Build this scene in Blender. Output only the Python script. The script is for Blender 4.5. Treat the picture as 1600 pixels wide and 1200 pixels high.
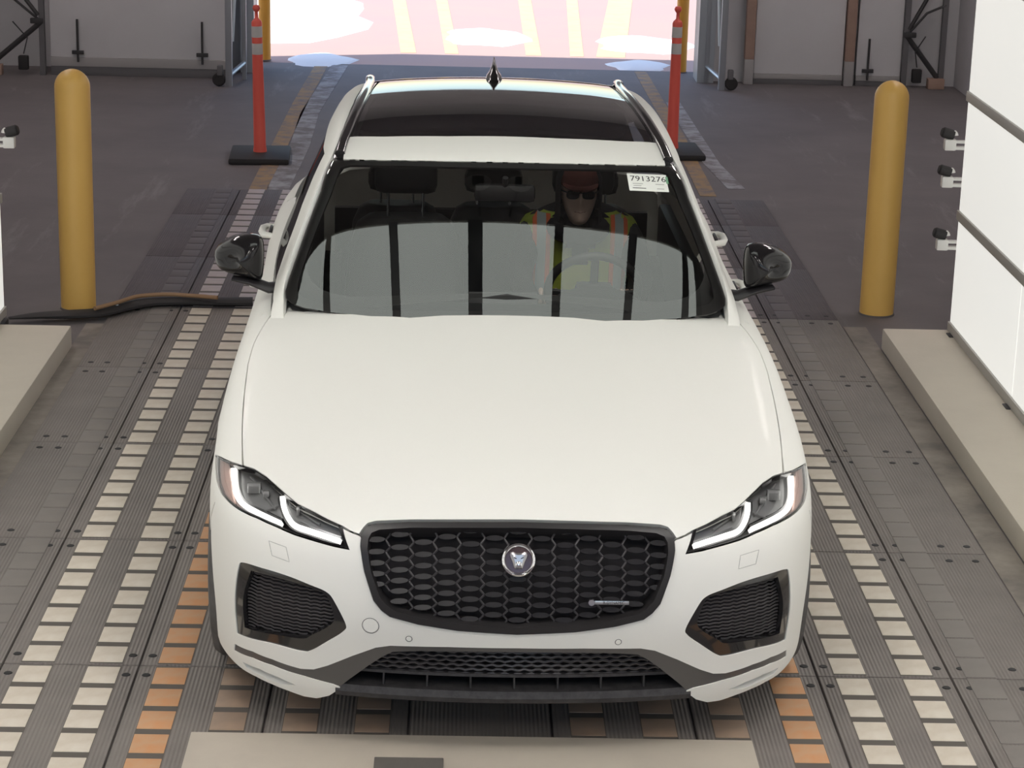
import bpy, bmesh, math, random
import numpy as np
from mathutils import Vector, Matrix
from mathutils.geometry import delaunay_2d_cdt
random.seed(7)
scene = bpy.context.scene
for o in list(bpy.data.objects): bpy.data.objects.remove(o)
# ---------------------------------------------------------------- camera numbers (solved from the lane lines and bollards)
FPX, PITCH, YAW, ROLL = 3500.0, 0.28266, 0.02549, 0.02626
CAMPOS = np.array([-0.18, -6.7, 3.2])
def cam_axes():
    cy, sy, cp, sp = math.cos(YAW), math.sin(YAW), math.cos(PITCH), math.sin(PITCH)
    fw = np.array([sy*cp, cy*cp, -sp]); r = np.array([cy, -sy, 0.0]); u = np.cross(r, fw)
    cr, sr = math.cos(ROLL), math.sin(ROLL)
    return cr*r+sr*u, -sr*r+cr*u, fw
CR, CU, CF = cam_axes()
def ray(px, py):
    return CR*((px-800)/FPX)+CU*((600-py)/FPX)+CF
def at(px, py, X=None, Y=None, Z=None):
    d = ray(px, py)
    t = (X-CAMPOS[0])/d[0] if X is not None else (Y-CAMPOS[1])/d[1] if Y is not None else (Z-CAMPOS[2])/d[2]
    return CAMPOS+t*d
# ---------------------------------------------------------------- car frame
CAR_LOC = (0.023, -0.15, 0.0); CAR_RZ = 0.0135
def w2c(P):
    P = np.asarray(P, float)-np.array(CAR_LOC); c, s = math.cos(CAR_RZ), math.sin(CAR_RZ)
    return np.stack([P[..., 0]*c+P[..., 1]*s, -P[..., 0]*s+P[..., 1]*c, P[..., 2]], -1)
def d2c(d):
    c, s = math.cos(CAR_RZ), math.sin(CAR_RZ)
    return np.array([d[0]*c+d[1]*s, -d[0]*s+d[1]*c, d[2]])
CAMC = w2c(CAMPOS)
def spl(xs, ys):
    """natural cubic spline, returned as a vectorised function (linear outside)"""
    xs = np.array(xs, float); ys = np.array(ys, float); n = len(xs); h = np.diff(xs)
    A = np.zeros((n, n)); b = np.zeros(n); A[0, 0] = A[-1, -1] = 1
    for i in range(1, n-1):
        A[i, i-1:i+2] = h[i-1], 2*(h[i-1]+h[i]), h[i]; b[i] = 6*((ys[i+1]-ys[i])/h[i]-(ys[i]-ys[i-1])/h[i-1])
    m = np.linalg.solve(A, b)
    def f(x):
        x = np.asarray(x, float); i = np.clip(np.searchsorted(xs, x)-1, 0, n-2); xc = np.clip(x, xs[0], xs[-1])
        a = (xs[i+1]-xc); c = (xc-xs[i]); hh = h[i]
        v = m[i]*a**3/(6*hh)+m[i+1]*c**3/(6*hh)+(ys[i]/hh-m[i]*hh/6)*a+(ys[i+1]/hh-m[i+1]*hh/6)*c
        s0 = (ys[1]-ys[0])/h[0]-h[0]*(2*m[0]+m[1])/6; s1 = (ys[-1]-ys[-2])/h[-1]+h[-1]*(2*m[-1]+m[-2])/6
        return v+np.where(x < xs[0], (x-xs[0])*s0, 0)+np.where(x > xs[-1], (x-xs[-1])*s1, 0)
    return f
def smax(a, b, k): return .5*(a+b)+.5*np.sqrt((a-b)**2+k*k)
# lower body: hood / belt height, side width, nose and tail
hood_z = spl([-.2, .03, .10, .25, .5, .8, 1.15, 1.5, 1.8, 2.6, 3.4, 4.2, 4.8], [.72, .805, .838, .885, .945, 1.005, 1.068, 1.122, 1.135, 1.14, 1.16, 1.19, 1.17])
half_w = spl([-.1, .3, .6, .9, 1.3, 1.8, 2.6, 3.2, 3.75, 4.2, 4.8], [1.044, 1.049, 1.054, 1.062, 1.058, 1.050, 1.048, 1.056, 1.070, 1.045, .97])
nose_y = spl([.15, .22, .30, .38, .46, .56, .66, .76, .84, .95], [.11, .07, .045, .025, .005, -.005, .0, .018, .06, .18])
def body(P):
    x, y, z = np.abs(P[..., 0]), P[..., 1], P[..., 2]
    k = np.clip((y-1.2)/.5, 0, 1)
    top = z-(hood_z(y)-(.085-.04*np.clip((y-.5)/.9, 0, 1))*x**2-.02*(1-k)*x**6+.008*np.exp(-((x-.42)/.10)**2)*np.clip((y-.2)/.6, 0, 1)*(1-k))
    zs = np.clip((z-.70)/.45, 0, 2)
    side = x-(half_w(y)-.075*zs**2-.03*np.clip((.50-z)/.35, 0, 2)**2)
    plan = .16*x**2+.30*np.clip(x, 0, 1.2)**8
    nose = nose_y(z)+plan-y
    tail = y-(4.70-.10*x**2-.25*x**8-.12*np.clip((z-.9)/.3, 0, 2)-.06*np.clip((.5-z)/.3, 0, 1))
    f = smax(top, side, .10); f = smax(f, nose, .085); f = smax(f, tail, .09)
    return f
# cabin
wind_y = spl([.95, 1.122, 1.25, 1.40, 1.58, 1.70], [1.30, 1.53, 1.705, 1.915, 2.185, 2.375])
roof_z = spl([1.9, 2.185, 2.45, 2.8, 3.2, 3.6, 3.95, 4.2, 4.4, 4.6], [1.47, 1.585, 1.635, 1.668, 1.678, 1.668, 1.645, 1.615, 1.575, 1.50])
cab_w = spl([1.2, 1.6, 2.0, 2.6, 3.2, 3.8, 4.3, 4.7], [.85, .888, .906, .928, .936, .915, .855, .78])
def cabin(P):
    x, y, z = np.abs(P[..., 0]), P[..., 1], P[..., 2]
    wind = wind_y(z)+.15*x**2-y
    roof = z-(roof_z(y)-.075*x**2)
    side = x-(cab_w(y)-.44*(z-1.1)+.02*np.clip((z-1.1), -.3, .6)**2)
    rear = y-(4.62-.62*(z-1.1)-.12*x**2)
    f = smax(wind, roof, .02); f = smax(f, side, .055); f = smax(f, rear, .04)
    return f
def hit(pts, F, t0=4.5, t1=13.0):
    """pixels of the photograph -> points on the car surface F (car frame)"""
    pts = np.asarray(pts, float); D = np.array([d2c(ray(a, b)) for a, b in pts])
    ts = np.linspace(t0, t1, 340); Pm = CAMC+D[:, None, :]*ts[None, :, None]
    v = F(Pm); ins = v < 0; i = np.argmax(ins, 1); ok = ins.any(1)
    near = np.argmin(v, 1); i = np.where(ok, i, near)
    a = ts[np.maximum(i-1, 0)]; b = ts[i]
    for _ in range(30):
        m = .5*(a+b); s = F(CAMC+D*m[:, None]) < 0; b = np.where(s, m, b); a = np.where(s, a, m)
    t = np.where(ok, .5*(a+b), ts[i])
    return CAMC+D*t[:, None], ok
# ---------------------------------------------------------------- camera, world, sun, exposure
cd = bpy.data.cameras.new('camera'); cam = bpy.data.objects.new('camera', cd); scene.collection.objects.link(cam)
cd.sensor_width = 36.0; cd.lens = FPX/1600*36.0; cd.clip_end = 300
Rm = Matrix((CR.tolist(), CU.tolist(), (-CF).tolist())).transposed()
cam.matrix_world = Matrix.Translation(CAMPOS.tolist()) @ Rm.to_4x4()
scene.camera = cam
vs = scene.view_settings
vs.view_transform = 'Standard'; vs.look = 'None'; vs.gamma = 1.0; vs.use_curve_mapping = False; vs.exposure = 0.0
w = bpy.data.worlds.new('sky'); scene.world = w; w.use_nodes = True
nt = w.node_tree; bg = nt.nodes['Background']
sky = nt.nodes.new('ShaderNodeTexSky'); sky.sky_type = 'NISHITA'; sky.sun_disc = False
sky.sun_elevation = math.radians(52); sky.sun_rotation = math.radians(-75); sky.altitude = 100; sky.air_density = 1.0; sky.dust_density = 0.6
nt.links.new(sky.outputs[0], bg.inputs[0]); bg.inputs[1].default_value = 0.30
sd = bpy.data.lights.new('sun', 'SUN'); sd.energy = 7.0; sd.angle = 0.009; sd.color = (1.0, .93, .84)
sun = bpy.data.objects.new('sun', sd); scene.collection.objects.link(sun)
sun.rotation_euler = (math.radians(10), math.radians(-38), 0)
# ---------------------------------------------------------------- helpers: objects, tags, materials, meshes
COL = scene.collection
def tag(o, label=None, cat=None, group=None, kind=None):
    if label: o['label'] = label
    if cat: o['category'] = cat
    if group: o['group'] = group
    if kind: o['kind'] = kind
    return o
def empty(name, loc=(0, 0, 0), rz=0.0):
    o = bpy.data.objects.new(name, None); COL.objects.link(o); o.location = loc; o.rotation_euler = (0, 0, rz); o.empty_display_size = .2
    return o
def link(name, me, mat=None, parent=None, loc=None):
    o = bpy.data.objects.new(name, me); COL.objects.link(o)
    if mat is not None and not me.materials: me.materials.append(mat)
    if parent is not None: o.parent = parent
    if loc is not None: o.location = loc
    return o
def copy_tree(o, parent=None):
    c = o.copy(); COL.objects.link(c); c.parent = parent
    for ch in [k for k in bpy.data.objects if k.parent is o]: copy_tree(ch, c)
    return c
def mat(name, col, rough=.6, metal=0.0, spec=.5, coat=0.0, emit=None, noise=None, bump=None):
    """principled material; noise=(scale, amount, second colour) varies the colour, bump=(scale, strength) gives fine relief"""
    m = bpy.data.materials.new(name); m.use_nodes = True; t = m.node_tree; b = t.nodes['Principled BSDF']
    b.inputs['Base Color'].default_value = (*col, 1); b.inputs['Roughness'].default_value = rough; b.inputs['Metallic'].default_value = metal
    b.inputs['Specular IOR Level'].default_value = spec; b.inputs['Coat Weight'].default_value = coat; b.inputs['Coat Roughness'].default_value = .04
    if emit: b.inputs['Emission Color'].default_value = (*emit[0], 1); b.inputs['Emission Strength'].default_value = emit[1]
    tc = t.nodes.new('ShaderNodeTexCoord')
    if noise:
        n = t.nodes.new('ShaderNodeTexNoise'); n.inputs['Scale'].default_value = noise[0]; n.inputs['Detail'].default_value = 6; n.inputs['Roughness'].default_value = .65
        r = t.nodes.new('ShaderNodeValToRGB'); r.color_ramp.elements[0].position = .5-noise[1]; r.color_ramp.elements[1].position = .5+noise[1]
        r.color_ramp.elements[0].color = (*noise[2], 1); r.color_ramp.elements[1].color = (*col, 1)
        t.links.new(tc.outputs['Object'], n.inputs['Vector']); t.links.new(n.outputs['Fac'], r.inputs['Fac']); t.links.new(r.outputs['Color'], b.inputs['Base Color'])
    if bump:
        n2 = t.nodes.new('ShaderNodeTexNoise'); n2.inputs['Scale'].default_value = bump[0]; n2.inputs['Detail'].default_value = 4
        bm = t.nodes.new('ShaderNodeBump'); bm.inputs['Strength'].default_value = bump[1]; bm.inputs['Distance'].default_value = .01
        t.links.new(tc.outputs['Object'], n2.inputs['Vector']); t.links.new(n2.outputs['Fac'], bm.inputs['Height']); t.links.new(bm.outputs['Normal'], b.inputs['Normal'])
    return m
def glass_mat(name, tint, rough=0.0, ior=1.5, boost=1.6):
    """thin sheet glass: tinted see-through plus a fresnel mirror (two faces)"""
    m = bpy.data.materials.new(name); m.use_nodes = True; t = m.node_tree; t.nodes.clear()
    out = t.nodes.new('ShaderNodeOutputMaterial'); mx = t.nodes.new('ShaderNodeMixShader'); tr = t.nodes.new('ShaderNodeBsdfTransparent'); gl = t.nodes.new('ShaderNodeBsdfGlossy')
    fr = t.nodes.new('ShaderNodeFresnel'); fr.inputs['IOR'].default_value = ior; mm = t.nodes.new('ShaderNodeMath'); mm.operation = 'MULTIPLY'; mm.inputs[1].default_value = boost; mm.use_clamp = True
    tr.inputs[0].default_value = (*tint, 1); gl.inputs['Roughness'].default_value = rough
    t.links.new(fr.outputs[0], mm.inputs[0]); t.links.new(mm.outputs[0], mx.inputs[0]); t.links.new(tr.outputs[0], mx.inputs[1]); t.links.new(gl.outputs[0], mx.inputs[2]); t.links.new(mx.outputs[0], out.inputs[0])
    return m
def emat(name, col, strength):
    m = bpy.data.materials.new(name); m.use_nodes = True; t = m.node_tree; b = t.nodes['Principled BSDF']
    b.inputs['Base Color'].default_value = (.5, .5, .49, 1); b.inputs['Roughness'].default_value = .6
    b.inputs['Emission Color'].default_value = (*col, 1); b.inputs['Emission Strength'].default_value = strength
    return m
class MB:
    """collects shapes; build() links them as one mesh object"""
    def __init__(s): s.bm = bmesh.new()
    def box(s, c, d, bev=0.0, rot=None):
        """box of size d centred at c"""
        r = bmesh.ops.create_cube(s.bm, size=1.0); v = r['verts']
        bmesh.ops.scale(s.bm, vec=d, verts=v)
        if bev:
            e = list({e for q in v for e in q.link_edges})
            r2 = bmesh.ops.bevel(s.bm, geom=e, offset=bev, segments=2, affect='EDGES', profile=.6)
            v = list({q for f in r2['faces'] for q in f.verts} | {q for q in v if q.is_valid})
        if rot is not None: bmesh.ops.transform(s.bm, matrix=rot.to_4x4(), verts=v)
        bmesh.ops.translate(s.bm, vec=c, verts=v); return s
    def span(s, a, b, bev=0.0):
        return s.box([(a[i]+b[i])/2 for i in range(3)], [abs(b[i]-a[i]) for i in range(3)], bev)
    def tube(s, pts, r, n=12, cap=True, flat=1.0, up=(0, 0, 1), closed=False):
        """round (or flattened) bar along a path; r is a number or a list"""
        P = [Vector(p) for p in pts]; R = r if hasattr(r, '__len__') else [r]*len(P); rings = []; N = len(P); a0 = None
        for i, p in enumerate(P):
            if closed: t = P[(i+1) % N]-P[i-1]
            else: t = (P[min(i+1, N-1)]-P[max(i-1, 0)])
            t.normalize(); u = Vector(up) if a0 is None else a0
            a = u-t*u.dot(t)
            if a.length < 1e-4: a = Vector((1, 0, 0))-t*t.x
            a.normalize(); a0 = a; b = t.cross(a)
            rings.append([s.bm.verts.new(p+(a*math.cos(2*math.pi*k/n)*flat+b*math.sin(2*math.pi*k/n))*R[i]) for k in range(n)])
        M = N if closed else N-1
        for i in range(M):
            A, B = rings[i], rings[(i+1) % N]
            for k in range(n): s.bm.faces.new((A[k], A[(k+1) % n], B[(k+1) % n], B[k]))
        if cap and not closed: s.bm.faces.new(rings[0][::-1]); s.bm.faces.new(rings[-1])
        return s
    def lathe(s, prof, n=24, M=None):
        """profile of (radius, height) turned around z, then moved by matrix M"""
        rings = []; new = []
        for r, h in prof:
            if r < 1e-6: v = s.bm.verts.new((0, 0, h)); rings.append([v]); new.append(v)
            else:
                ring = [s.bm.verts.new((r*math.cos(2*math.pi*k/n), r*math.sin(2*math.pi*k/n), h)) for k in range(n)]; rings.append(ring); new += ring
        for A, B in zip(rings, rings[1:]):
            if len(A) == 1 and len(B) == 1: continue
            for k in range(n):
                k2 = (k+1) % n
                if len(A) == 1: s.bm.faces.new((A[0], B[k2], B[k]))
                elif len(B) == 1: s.bm.faces.new((A[k], A[k2], B[0]))
                else: s.bm.faces.new((A[k], A[k2], B[k2], B[k]))
        if M is not None: bmesh.ops.transform(s.bm, matrix=M, verts=new)
        return s
    def rings(s, rings, caps=True):
        """skin a list of point rings of equal length"""
        RV = [[s.bm.verts.new(tuple(p)) for p in r] for r in rings]; n = len(RV[0])
        for A, B in zip(RV, RV[1:]):
            for k in range(n): s.bm.faces.new((A[k], A[(k+1) % n], B[(k+1) % n], B[k]))
        if caps: s.bm.faces.new(RV[0][::-1]); s.bm.faces.new(RV[-1])
        return s
    def prism(s, pts, vec):
        """polygon of 3D points pushed along vec"""
        A = [s.bm.verts.new(tuple(p)) for p in pts]; B = [s.bm.verts.new(tuple(Vector(p)+Vector(vec))) for p in pts]; n = len(A)
        s.bm.faces.new(A[::-1]); s.bm.faces.new(B)
        for k in range(n): s.bm.faces.new((A[k], A[(k+1) % n], B[(k+1) % n], B[k]))
        return s
    def mesh(s, name, smooth=35):
        bmesh.ops.recalc_face_normals(s.bm, faces=s.bm.faces)
        me = bpy.data.meshes.new(name); s.bm.to_mesh(me); s.bm.free(); shade(me, smooth); return me
    def build(s, name, m, parent=None, loc=None, smooth=35):
        return link(name, s.mesh(name, smooth), m, parent, loc)
def shade(me, ang):
    if ang is None: return
    me.polygons.foreach_set('use_smooth', [True]*len(me.polygons))
    try: me.set_sharp_from_angle(angle=math.radians(ang))
    except Exception: pass
def mirror_mesh(me, name):
    n = me.copy(); n.name = name; n.transform(Matrix.Diagonal((-1, 1, 1, 1))); n.flip_normals(); return n
def text_mesh(txt, size, name, depth=0.0):
    c = bpy.data.curves.new(name, 'FONT'); c.body = txt; c.size = size; c.extrude = depth; c.align_x = 'CENTER'; c.align_y = 'CENTER'; c.resolution_u = 3
    o = bpy.data.objects.new(name, c); COL.objects.link(o); bpy.context.view_layer.update()
    me = bpy.data.meshes.new_from_object(o.evaluated_get(bpy.context.evaluated_depsgraph_get())); bpy.data.objects.remove(o); bpy.data.curves.remove(c); me.name = name
    return me
# ---------------------------------------------------------------- surface patches: outline + holes triangulated on a body surface
class Dom:
    """a way to unroll part of the surface: rays from a centre ('front','up','rear') or from an axis along y ('cyl')"""
    def __init__(s, kind, O, sc): s.kind, s.O, s.sc = kind, np.array(O, float), sc
    def ab(s, P):
        D = np.asarray(P, float)-s.O
        if s.kind == 'front': return np.stack([-D[..., 0]/D[..., 1], -D[..., 2]/D[..., 1]], -1)
        if s.kind == 'rear': return np.stack([D[..., 0]/D[..., 1], D[..., 2]/D[..., 1]], -1)
        if s.kind == 'up': return np.stack([D[..., 0]/D[..., 2], D[..., 1]/D[..., 2]], -1)
        return np.stack([np.asarray(P)[..., 1], np.arctan2(D[..., 0], D[..., 2])*.6], -1)
    def p3(s, ab, F, t1=3.0):
        ab = np.asarray(ab, float); n = len(ab); z = np.zeros(n); o = np.ones(n)
        if s.kind == 'front': d = np.stack([ab[:, 0], -o, ab[:, 1]], -1); O = np.tile(s.O, (n, 1))
        elif s.kind == 'rear': d = np.stack([ab[:, 0], o, ab[:, 1]], -1); O = np.tile(s.O, (n, 1))
        elif s.kind == 'up': d = np.stack([ab[:, 0], ab[:, 1], o], -1); O = np.tile(s.O, (n, 1))
        else:
            th = ab[:, 1]/.6; d = np.stack([np.sin(th), z, np.cos(th)], -1); O = np.stack([z+s.O[0], ab[:, 0], z+s.O[2]], -1)
        lo, hi = z.copy(), z+t1
        for _ in range(34):
            m = .5*(lo+hi); ins = F(O+d*m[:, None]) < 0; lo = np.where(ins, m, lo); hi = np.where(ins, hi, m)
        return O+d*(.5*(lo+hi))[:, None]
def inpoly(pts, poly):
    x, y = pts[:, 0], pts[:, 1]; c = np.zeros(len(pts), bool); q = np.roll(poly, -1, 0)
    for (x0, y0), (x1, y1) in zip(poly, q):
        if y0 == y1: continue
        k = ((y0 > y) != (y1 > y)) & (x < (x1-x0)*(y-y0)/(y1-y0)+x0); c ^= k
    return c
def curve(pts, corners=(), closed=True, sub=8):
    """Catmull-Rom through the points; points listed in corners stay sharp"""
    P = np.asarray(pts, float); n = len(P); out = []; cs = set(c % n for c in corners)
    for i in range(n if closed else n-1):
        p1, p2 = P[i], P[(i+1) % n]
        p0 = P[i-1] if (closed or i > 0) else 2*p1-p2
        p3 = P[(i+2) % n] if (closed or i+2 < n) else 2*p2-p1
        if i in cs: p0 = 2*p1-p2
        if (i+1) % n in cs: p3 = 2*p2-p1
        for k in range(sub):
            t = k/sub; out.append(.5*(2*p1+(p2-p0)*t+(2*p0-5*p1+4*p2-p3)*t*t+(3*p1-p0-3*p2+p3)*t**3))
    if not closed: out.append(P[-1])
    return np.array(out)
def resample(poly, step, sc):
    Q = np.vstack([poly, poly[:1]]); out = []
    for a, b in zip(Q, Q[1:]):
        L = np.linalg.norm((b-a)*sc); k = max(1, int(math.ceil(L/step)))
        for i in range(k): out.append(a+(b-a)*i/k)
    out = np.array(out); keep = [0]
    for i in range(1, len(out)):
        if np.linalg.norm((out[i]-out[keep[-1]])*sc) > step*.25: keep.append(i)
    return out[keep]
def patch(F, dom, outline, holes=(), step=.03, flange=.02, mirror=False):
    """outline / holes in domain coordinates -> mesh whose edges are turned inwards by the flange"""
    sc = np.array(dom.sc, float); loops = [resample(np.asarray(l, float), step*.8, sc) for l in (outline, *holes)]
    lo, hi = loops[0].min(0), loops[0].max(0); st = step/sc
    ga = np.arange(lo[0]+st[0]/2, hi[0], st[0]); gb = np.arange(lo[1]+st[1]/2, hi[1], st[1]*.87)
    G = np.array([(a+(st[0]/2 if j % 2 else 0), b) for j, b in enumerate(gb) for a in ga])
    if len(G):
        k = inpoly(G, loops[0])
        for h in loops[1:]: k &= ~inpoly(G, h)
        G = G[k]
        for l in loops:
            if len(G): d = np.sqrt((((G[:, None, :]-l[None])*sc)**2).sum(-1)).min(1); G = G[d > step*.55]
    V = np.vstack(loops+([G] if len(G) else [])); E = []; o = 0
    for l in loops: E += [(o+i, o+(i+1) % len(l)) for i in range(len(l))]; o += len(l)
    r = delaunay_2d_cdt([Vector(v*sc) for v in V], E, [], 0, 1e-6)
    v2 = np.array([(v.x, v.y) for v in r[0]])/sc; T = np.array([f for f in r[2] if len(f) == 3])
    cen = v2[T].mean(1); k = inpoly(cen, loops[0])
    for h in loops[1:]: k &= ~inpoly(cen, h)
    T = T[k]; used = np.unique(T); mp = -np.ones(len(v2), int); mp[used] = np.arange(len(used)); v2 = v2[used]; T = mp[T]
    P = dom.p3(v2, F)
    e = 1e-4; Nn = np.stack([F(P+np.eye(3)[i]*e)-F(P-np.eye(3)[i]*e) for i in range(3)], -1); Nn /= np.linalg.norm(Nn, axis=1)[:, None]+1e-12
    fn = np.cross(P[T[:, 1]]-P[T[:, 0]], P[T[:, 2]]-P[T[:, 0]]); flip = (fn*Nn[T[:, 0]]).sum(1) < 0; T[flip] = T[flip][:, ::-1]
    faces = T.tolist(); verts = P
    if flange:
        cnt = {}
        for t in faces:
            for a, b in ((t[0], t[1]), (t[1], t[2]), (t[2], t[0])): cnt[(a, b)] = 1
        be = [(a, b) for (a, b) in cnt if (b, a) not in cnt]; bv = sorted({i for q in be for i in q}); n0 = len(P); m1 = {i: n0+k for k, i in enumerate(bv)}; m2 = {i: n0+len(bv)+k for k, i in enumerate(bv)}
        verts = np.vstack([P, P[bv], P[bv]-Nn[bv]*flange]); faces = faces+[(m1[b], m1[a], m2[a], m2[b]) for a, b in be]
    me = bpy.data.meshes.new('patch'); vv = verts*np.array([-1, 1, 1]) if mirror else verts
    me.from_pydata(vv.tolist(), [], [f[::-1] for f in faces] if mirror else faces); me.update()
    me.polygons.foreach_set('use_smooth', [True]*len(me.polygons))
    NV = np.zeros((len(verts), 3)); NV[:len(P)] = Nn
    if flange:
        for q in faces[len(T):]:
            n_ = np.cross(verts[q[1]]-verts[q[0]], verts[q[3]]-verts[q[0]])
            for i in q: NV[i] += n_
        NV /= np.linalg.norm(NV, axis=1)[:, None]+1e-12
    if mirror: NV = NV*np.array([-1, 1, 1])
    me.normals_split_custom_set_from_vertices(NV.tolist()); return me
def off(F, d): return lambda P: F(P)+d
def trace(px, F=None):
    """pixels on the photograph's left half -> points on the surface, reflected to the car's x>0 side"""
    P, ok = hit(px, F or body); P = P.copy(); P[:, 0] = np.abs(P[:, 0]); return P
def sym(P):
    """right half (centre first ... ) -> closed loop with its mirror image"""
    Q = P[::-1].copy(); Q[:, 0] *= -1
    if abs(P[-1, 0]) < 1e-3: Q = Q[1:]
    if abs(P[0, 0]) < 1e-3: Q = Q[:-1]
    return np.vstack([P, Q])
# ---------------------------------------------------------------- materials of the place
def floor_mat(name, base, dark, salt):
    m = mat(name, base, .75, noise=(1.1, .28, dark), bump=(60, .12)); t = m.node_tree; b = t.nodes['Principled BSDF']
    src = b.inputs['Base Color'].links[0].from_socket
    tc = t.nodes.new('ShaderNodeTexCoord'); mp = t.nodes.new('ShaderNodeMapping'); mp.inputs['Scale'].default_value = (1.6, .22, 1)
    n = t.nodes.new('ShaderNodeTexNoise'); n.inputs['Scale'].default_value = 2.2; n.inputs['Detail'].default_value = 8; n.inputs['Roughness'].default_value = .7
    r = t.nodes.new('ShaderNodeValToRGB'); r.color_ramp.elements[0].position = .58; r.color_ramp.elements[1].position = .76
    r.color_ramp.elements[1].color = (.55, .55, .55, 1)
    mx = t.nodes.new('ShaderNodeMixRGB'); mx.inputs[2].default_value = (*salt, 1)
    t.links.new(tc.outputs['Object'], mp.inputs[0]); t.links.new(mp.outputs[0], n.inputs['Vector']); t.links.new(n.outputs['Fac'], r.inputs['Fac'])
    t.links.new(r.outputs['Color'], mx.inputs[0]); t.links.new(src, mx.inputs[1]); t.links.new(mx.outputs[0], b.inputs['Base Color'])
    return m
def rib_mat(name, base, dark, pitch=.014, strength=.35):
    """grey cast plate with fine ribs along the lane"""
    m = mat(name, base, .7, noise=(3.0, .3, dark)); t = m.node_tree; b = t.nodes['Principled BSDF']
    g = t.nodes.new('ShaderNodeNewGeometry'); sp = t.nodes.new('ShaderNodeSeparateXYZ'); mu = t.nodes.new('ShaderNodeMath'); mu.operation = 'MULTIPLY'; mu.inputs[1].default_value = 2*math.pi/pitch
    si = t.nodes.new('ShaderNodeMath'); si.operation = 'SINE'; bm = t.nodes.new('ShaderNodeBump'); bm.inputs['Strength'].default_value = strength; bm.inputs['Distance'].default_value = .004
    t.links.new(g.outputs['Position'], sp.inputs[0]); t.links.new(sp.outputs[0], mu.inputs[0]); t.links.new(mu.outputs[0], si.inputs[0]); t.links.new(si.outputs[0], bm.inputs['Height']); t.links.new(bm.outputs[0], b.inputs['Normal'])
    return m
M_floor = floor_mat('concrete_floor', (.180, .160, .160), (.125, .110, .113), (.30, .29, .29))
M_plate = rib_mat('cast_plate', (.240, .214, .196), (.175, .155, .144))
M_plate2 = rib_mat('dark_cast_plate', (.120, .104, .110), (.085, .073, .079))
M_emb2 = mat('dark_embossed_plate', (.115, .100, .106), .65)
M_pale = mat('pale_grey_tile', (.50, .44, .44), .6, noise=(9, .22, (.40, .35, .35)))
M_bed = mat('tile_bed', (.115, .100, .088), .8)
M_dust = mat('dusty_gutter', (.33, .29, .25), .9, noise=(3.5, .2, (.17, .15, .137)))
M_emb = mat('embossed_plate', (.240, .215, .198), .65, noise=(5, .3, (.19, .17, .158)))
M_cream = mat('cream_tile', (.72, .66, .57), .6, noise=(9, .22, (.60, .52, .42)))
M_orange = mat('orange_tile', (.62, .29, .125), .6, noise=(12, .22, (.55, .36, .22)))
M_tan = mat('tan_tile', (.40, .28, .20), .6, noise=(9, .22, (.30, .23, .18)))
M_black = mat('black_hole', (.012, .011, .012), .6)
M_beige = mat('beige_plate', (.57, .51, .425), .6, noise=(2.5, .3, (.46, .41, .35)))
M_curb = mat('curb_concrete', (.66, .60, .505), .8, noise=(2.0, .3, (.58, .525, .44)), bump=(80, .1))
M_wall = mat('white_wall', (.56, .55, .56), .7, noise=(1.4, .3, (.46, .45, .46)))
M_leaf = mat('white_door_sheet', (.70, .69, .70), .55, noise=(1.0, .3, (.60, .585, .595)))
M_rail = mat('dull_rail', (.13, .125, .13), .6)
M_steel = mat('galvanised_steel', (.42, .44, .47), .4, .7)
M_dark = mat('dark_steel', (.05, .048, .05), .5, .3)
M_ceil = mat('grey_ceiling', (.30, .285, .285), .8)
M_wood = mat('brown_post', (.40, .27, .21), .7, noise=(6, .25, (.32, .21, .17)))
M_ypost = mat('yellow_plastic', (.86, .53, .145), .42, noise=(3, .3, (.80, .49, .13)))
M_ypost2 = mat('orange_yellow_steel', (.80, .36, .04), .5)
M_yline = mat('worn_yellow_paint', (.36, .23, .11), .8, noise=(7, .12, (.19, .16, .15)))
M_oyline = mat('yellow_road_paint', (.80, .55, .27), .8, noise=(4, .2, (.6, .42, .32)))
M_salt = mat('dried_salt', (.36, .36, .39), .85, noise=(5, .10, (.18, .165, .168)))
M_asph = mat('pink_concrete_yard', (.50, .34, .29), .85, noise=(.6, .3, (.42, .31, .30)))
M_snow = mat('packed_snow', (.86, .88, .92), .7, bump=(25, .3))
M_redp = mat('red_orange_plastic', (.84, .13, .095), .45)
M_wband = mat('white_reflective_band', (.62, .60, .58), .5)
M_rubber = mat('black_rubber', (.022, .02, .021), .7)
M_hose = mat('tan_hose', (.32, .19, .10), .6)
M_white = mat('white_plastic', (.72, .71, .68), .4)
M_mull = mat('grey_aluminium_bar', (.46, .445, .41), .5)
M_lite = emat('backlit_diffuser', (1.0, .99, .935), .66)
M_top = emat('overhead_diffuser', (.93, 1.0, .93), 2.6)
# ---------------------------------------------------------------- building shell
def struct(name, m, *spans, label=None):
    b = MB()
    for a, c in spans: b.span(a, c)
    o = b.build(name, m, smooth=None); tag(o, label, kind='structure'); return o
YB = 15.0
fl = struct('floor', M_floor, ((-5.0, -9.6, -.2), (4.6, 15.6, 0)), label='dark grey concrete floor with pale salt streaks'); tag(fl, cat='floor')
tag(struct('wall_back', M_wall, ((-5.2, YB, 0), (-2.32, YB+.25, 5.4)), ((2.24, YB, 0), (4.8, YB+.25, 5.4)), ((-2.32, YB, 2.8), (2.24, YB+.25, 5.4)), label='grey white rear wall with the open bay'), cat='wall')
tag(struct('wall_right', M_wall, ((4.6, -9.6, 0), (4.8, YB, 5.4)), label='pale side wall right of the bay'), cat='wall')
tag(struct('wall_left', M_wall, ((-5.2, -9.6, 0), (-5.0, YB, 5.4)), label='pale side wall left of the bay'), cat='wall')
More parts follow.
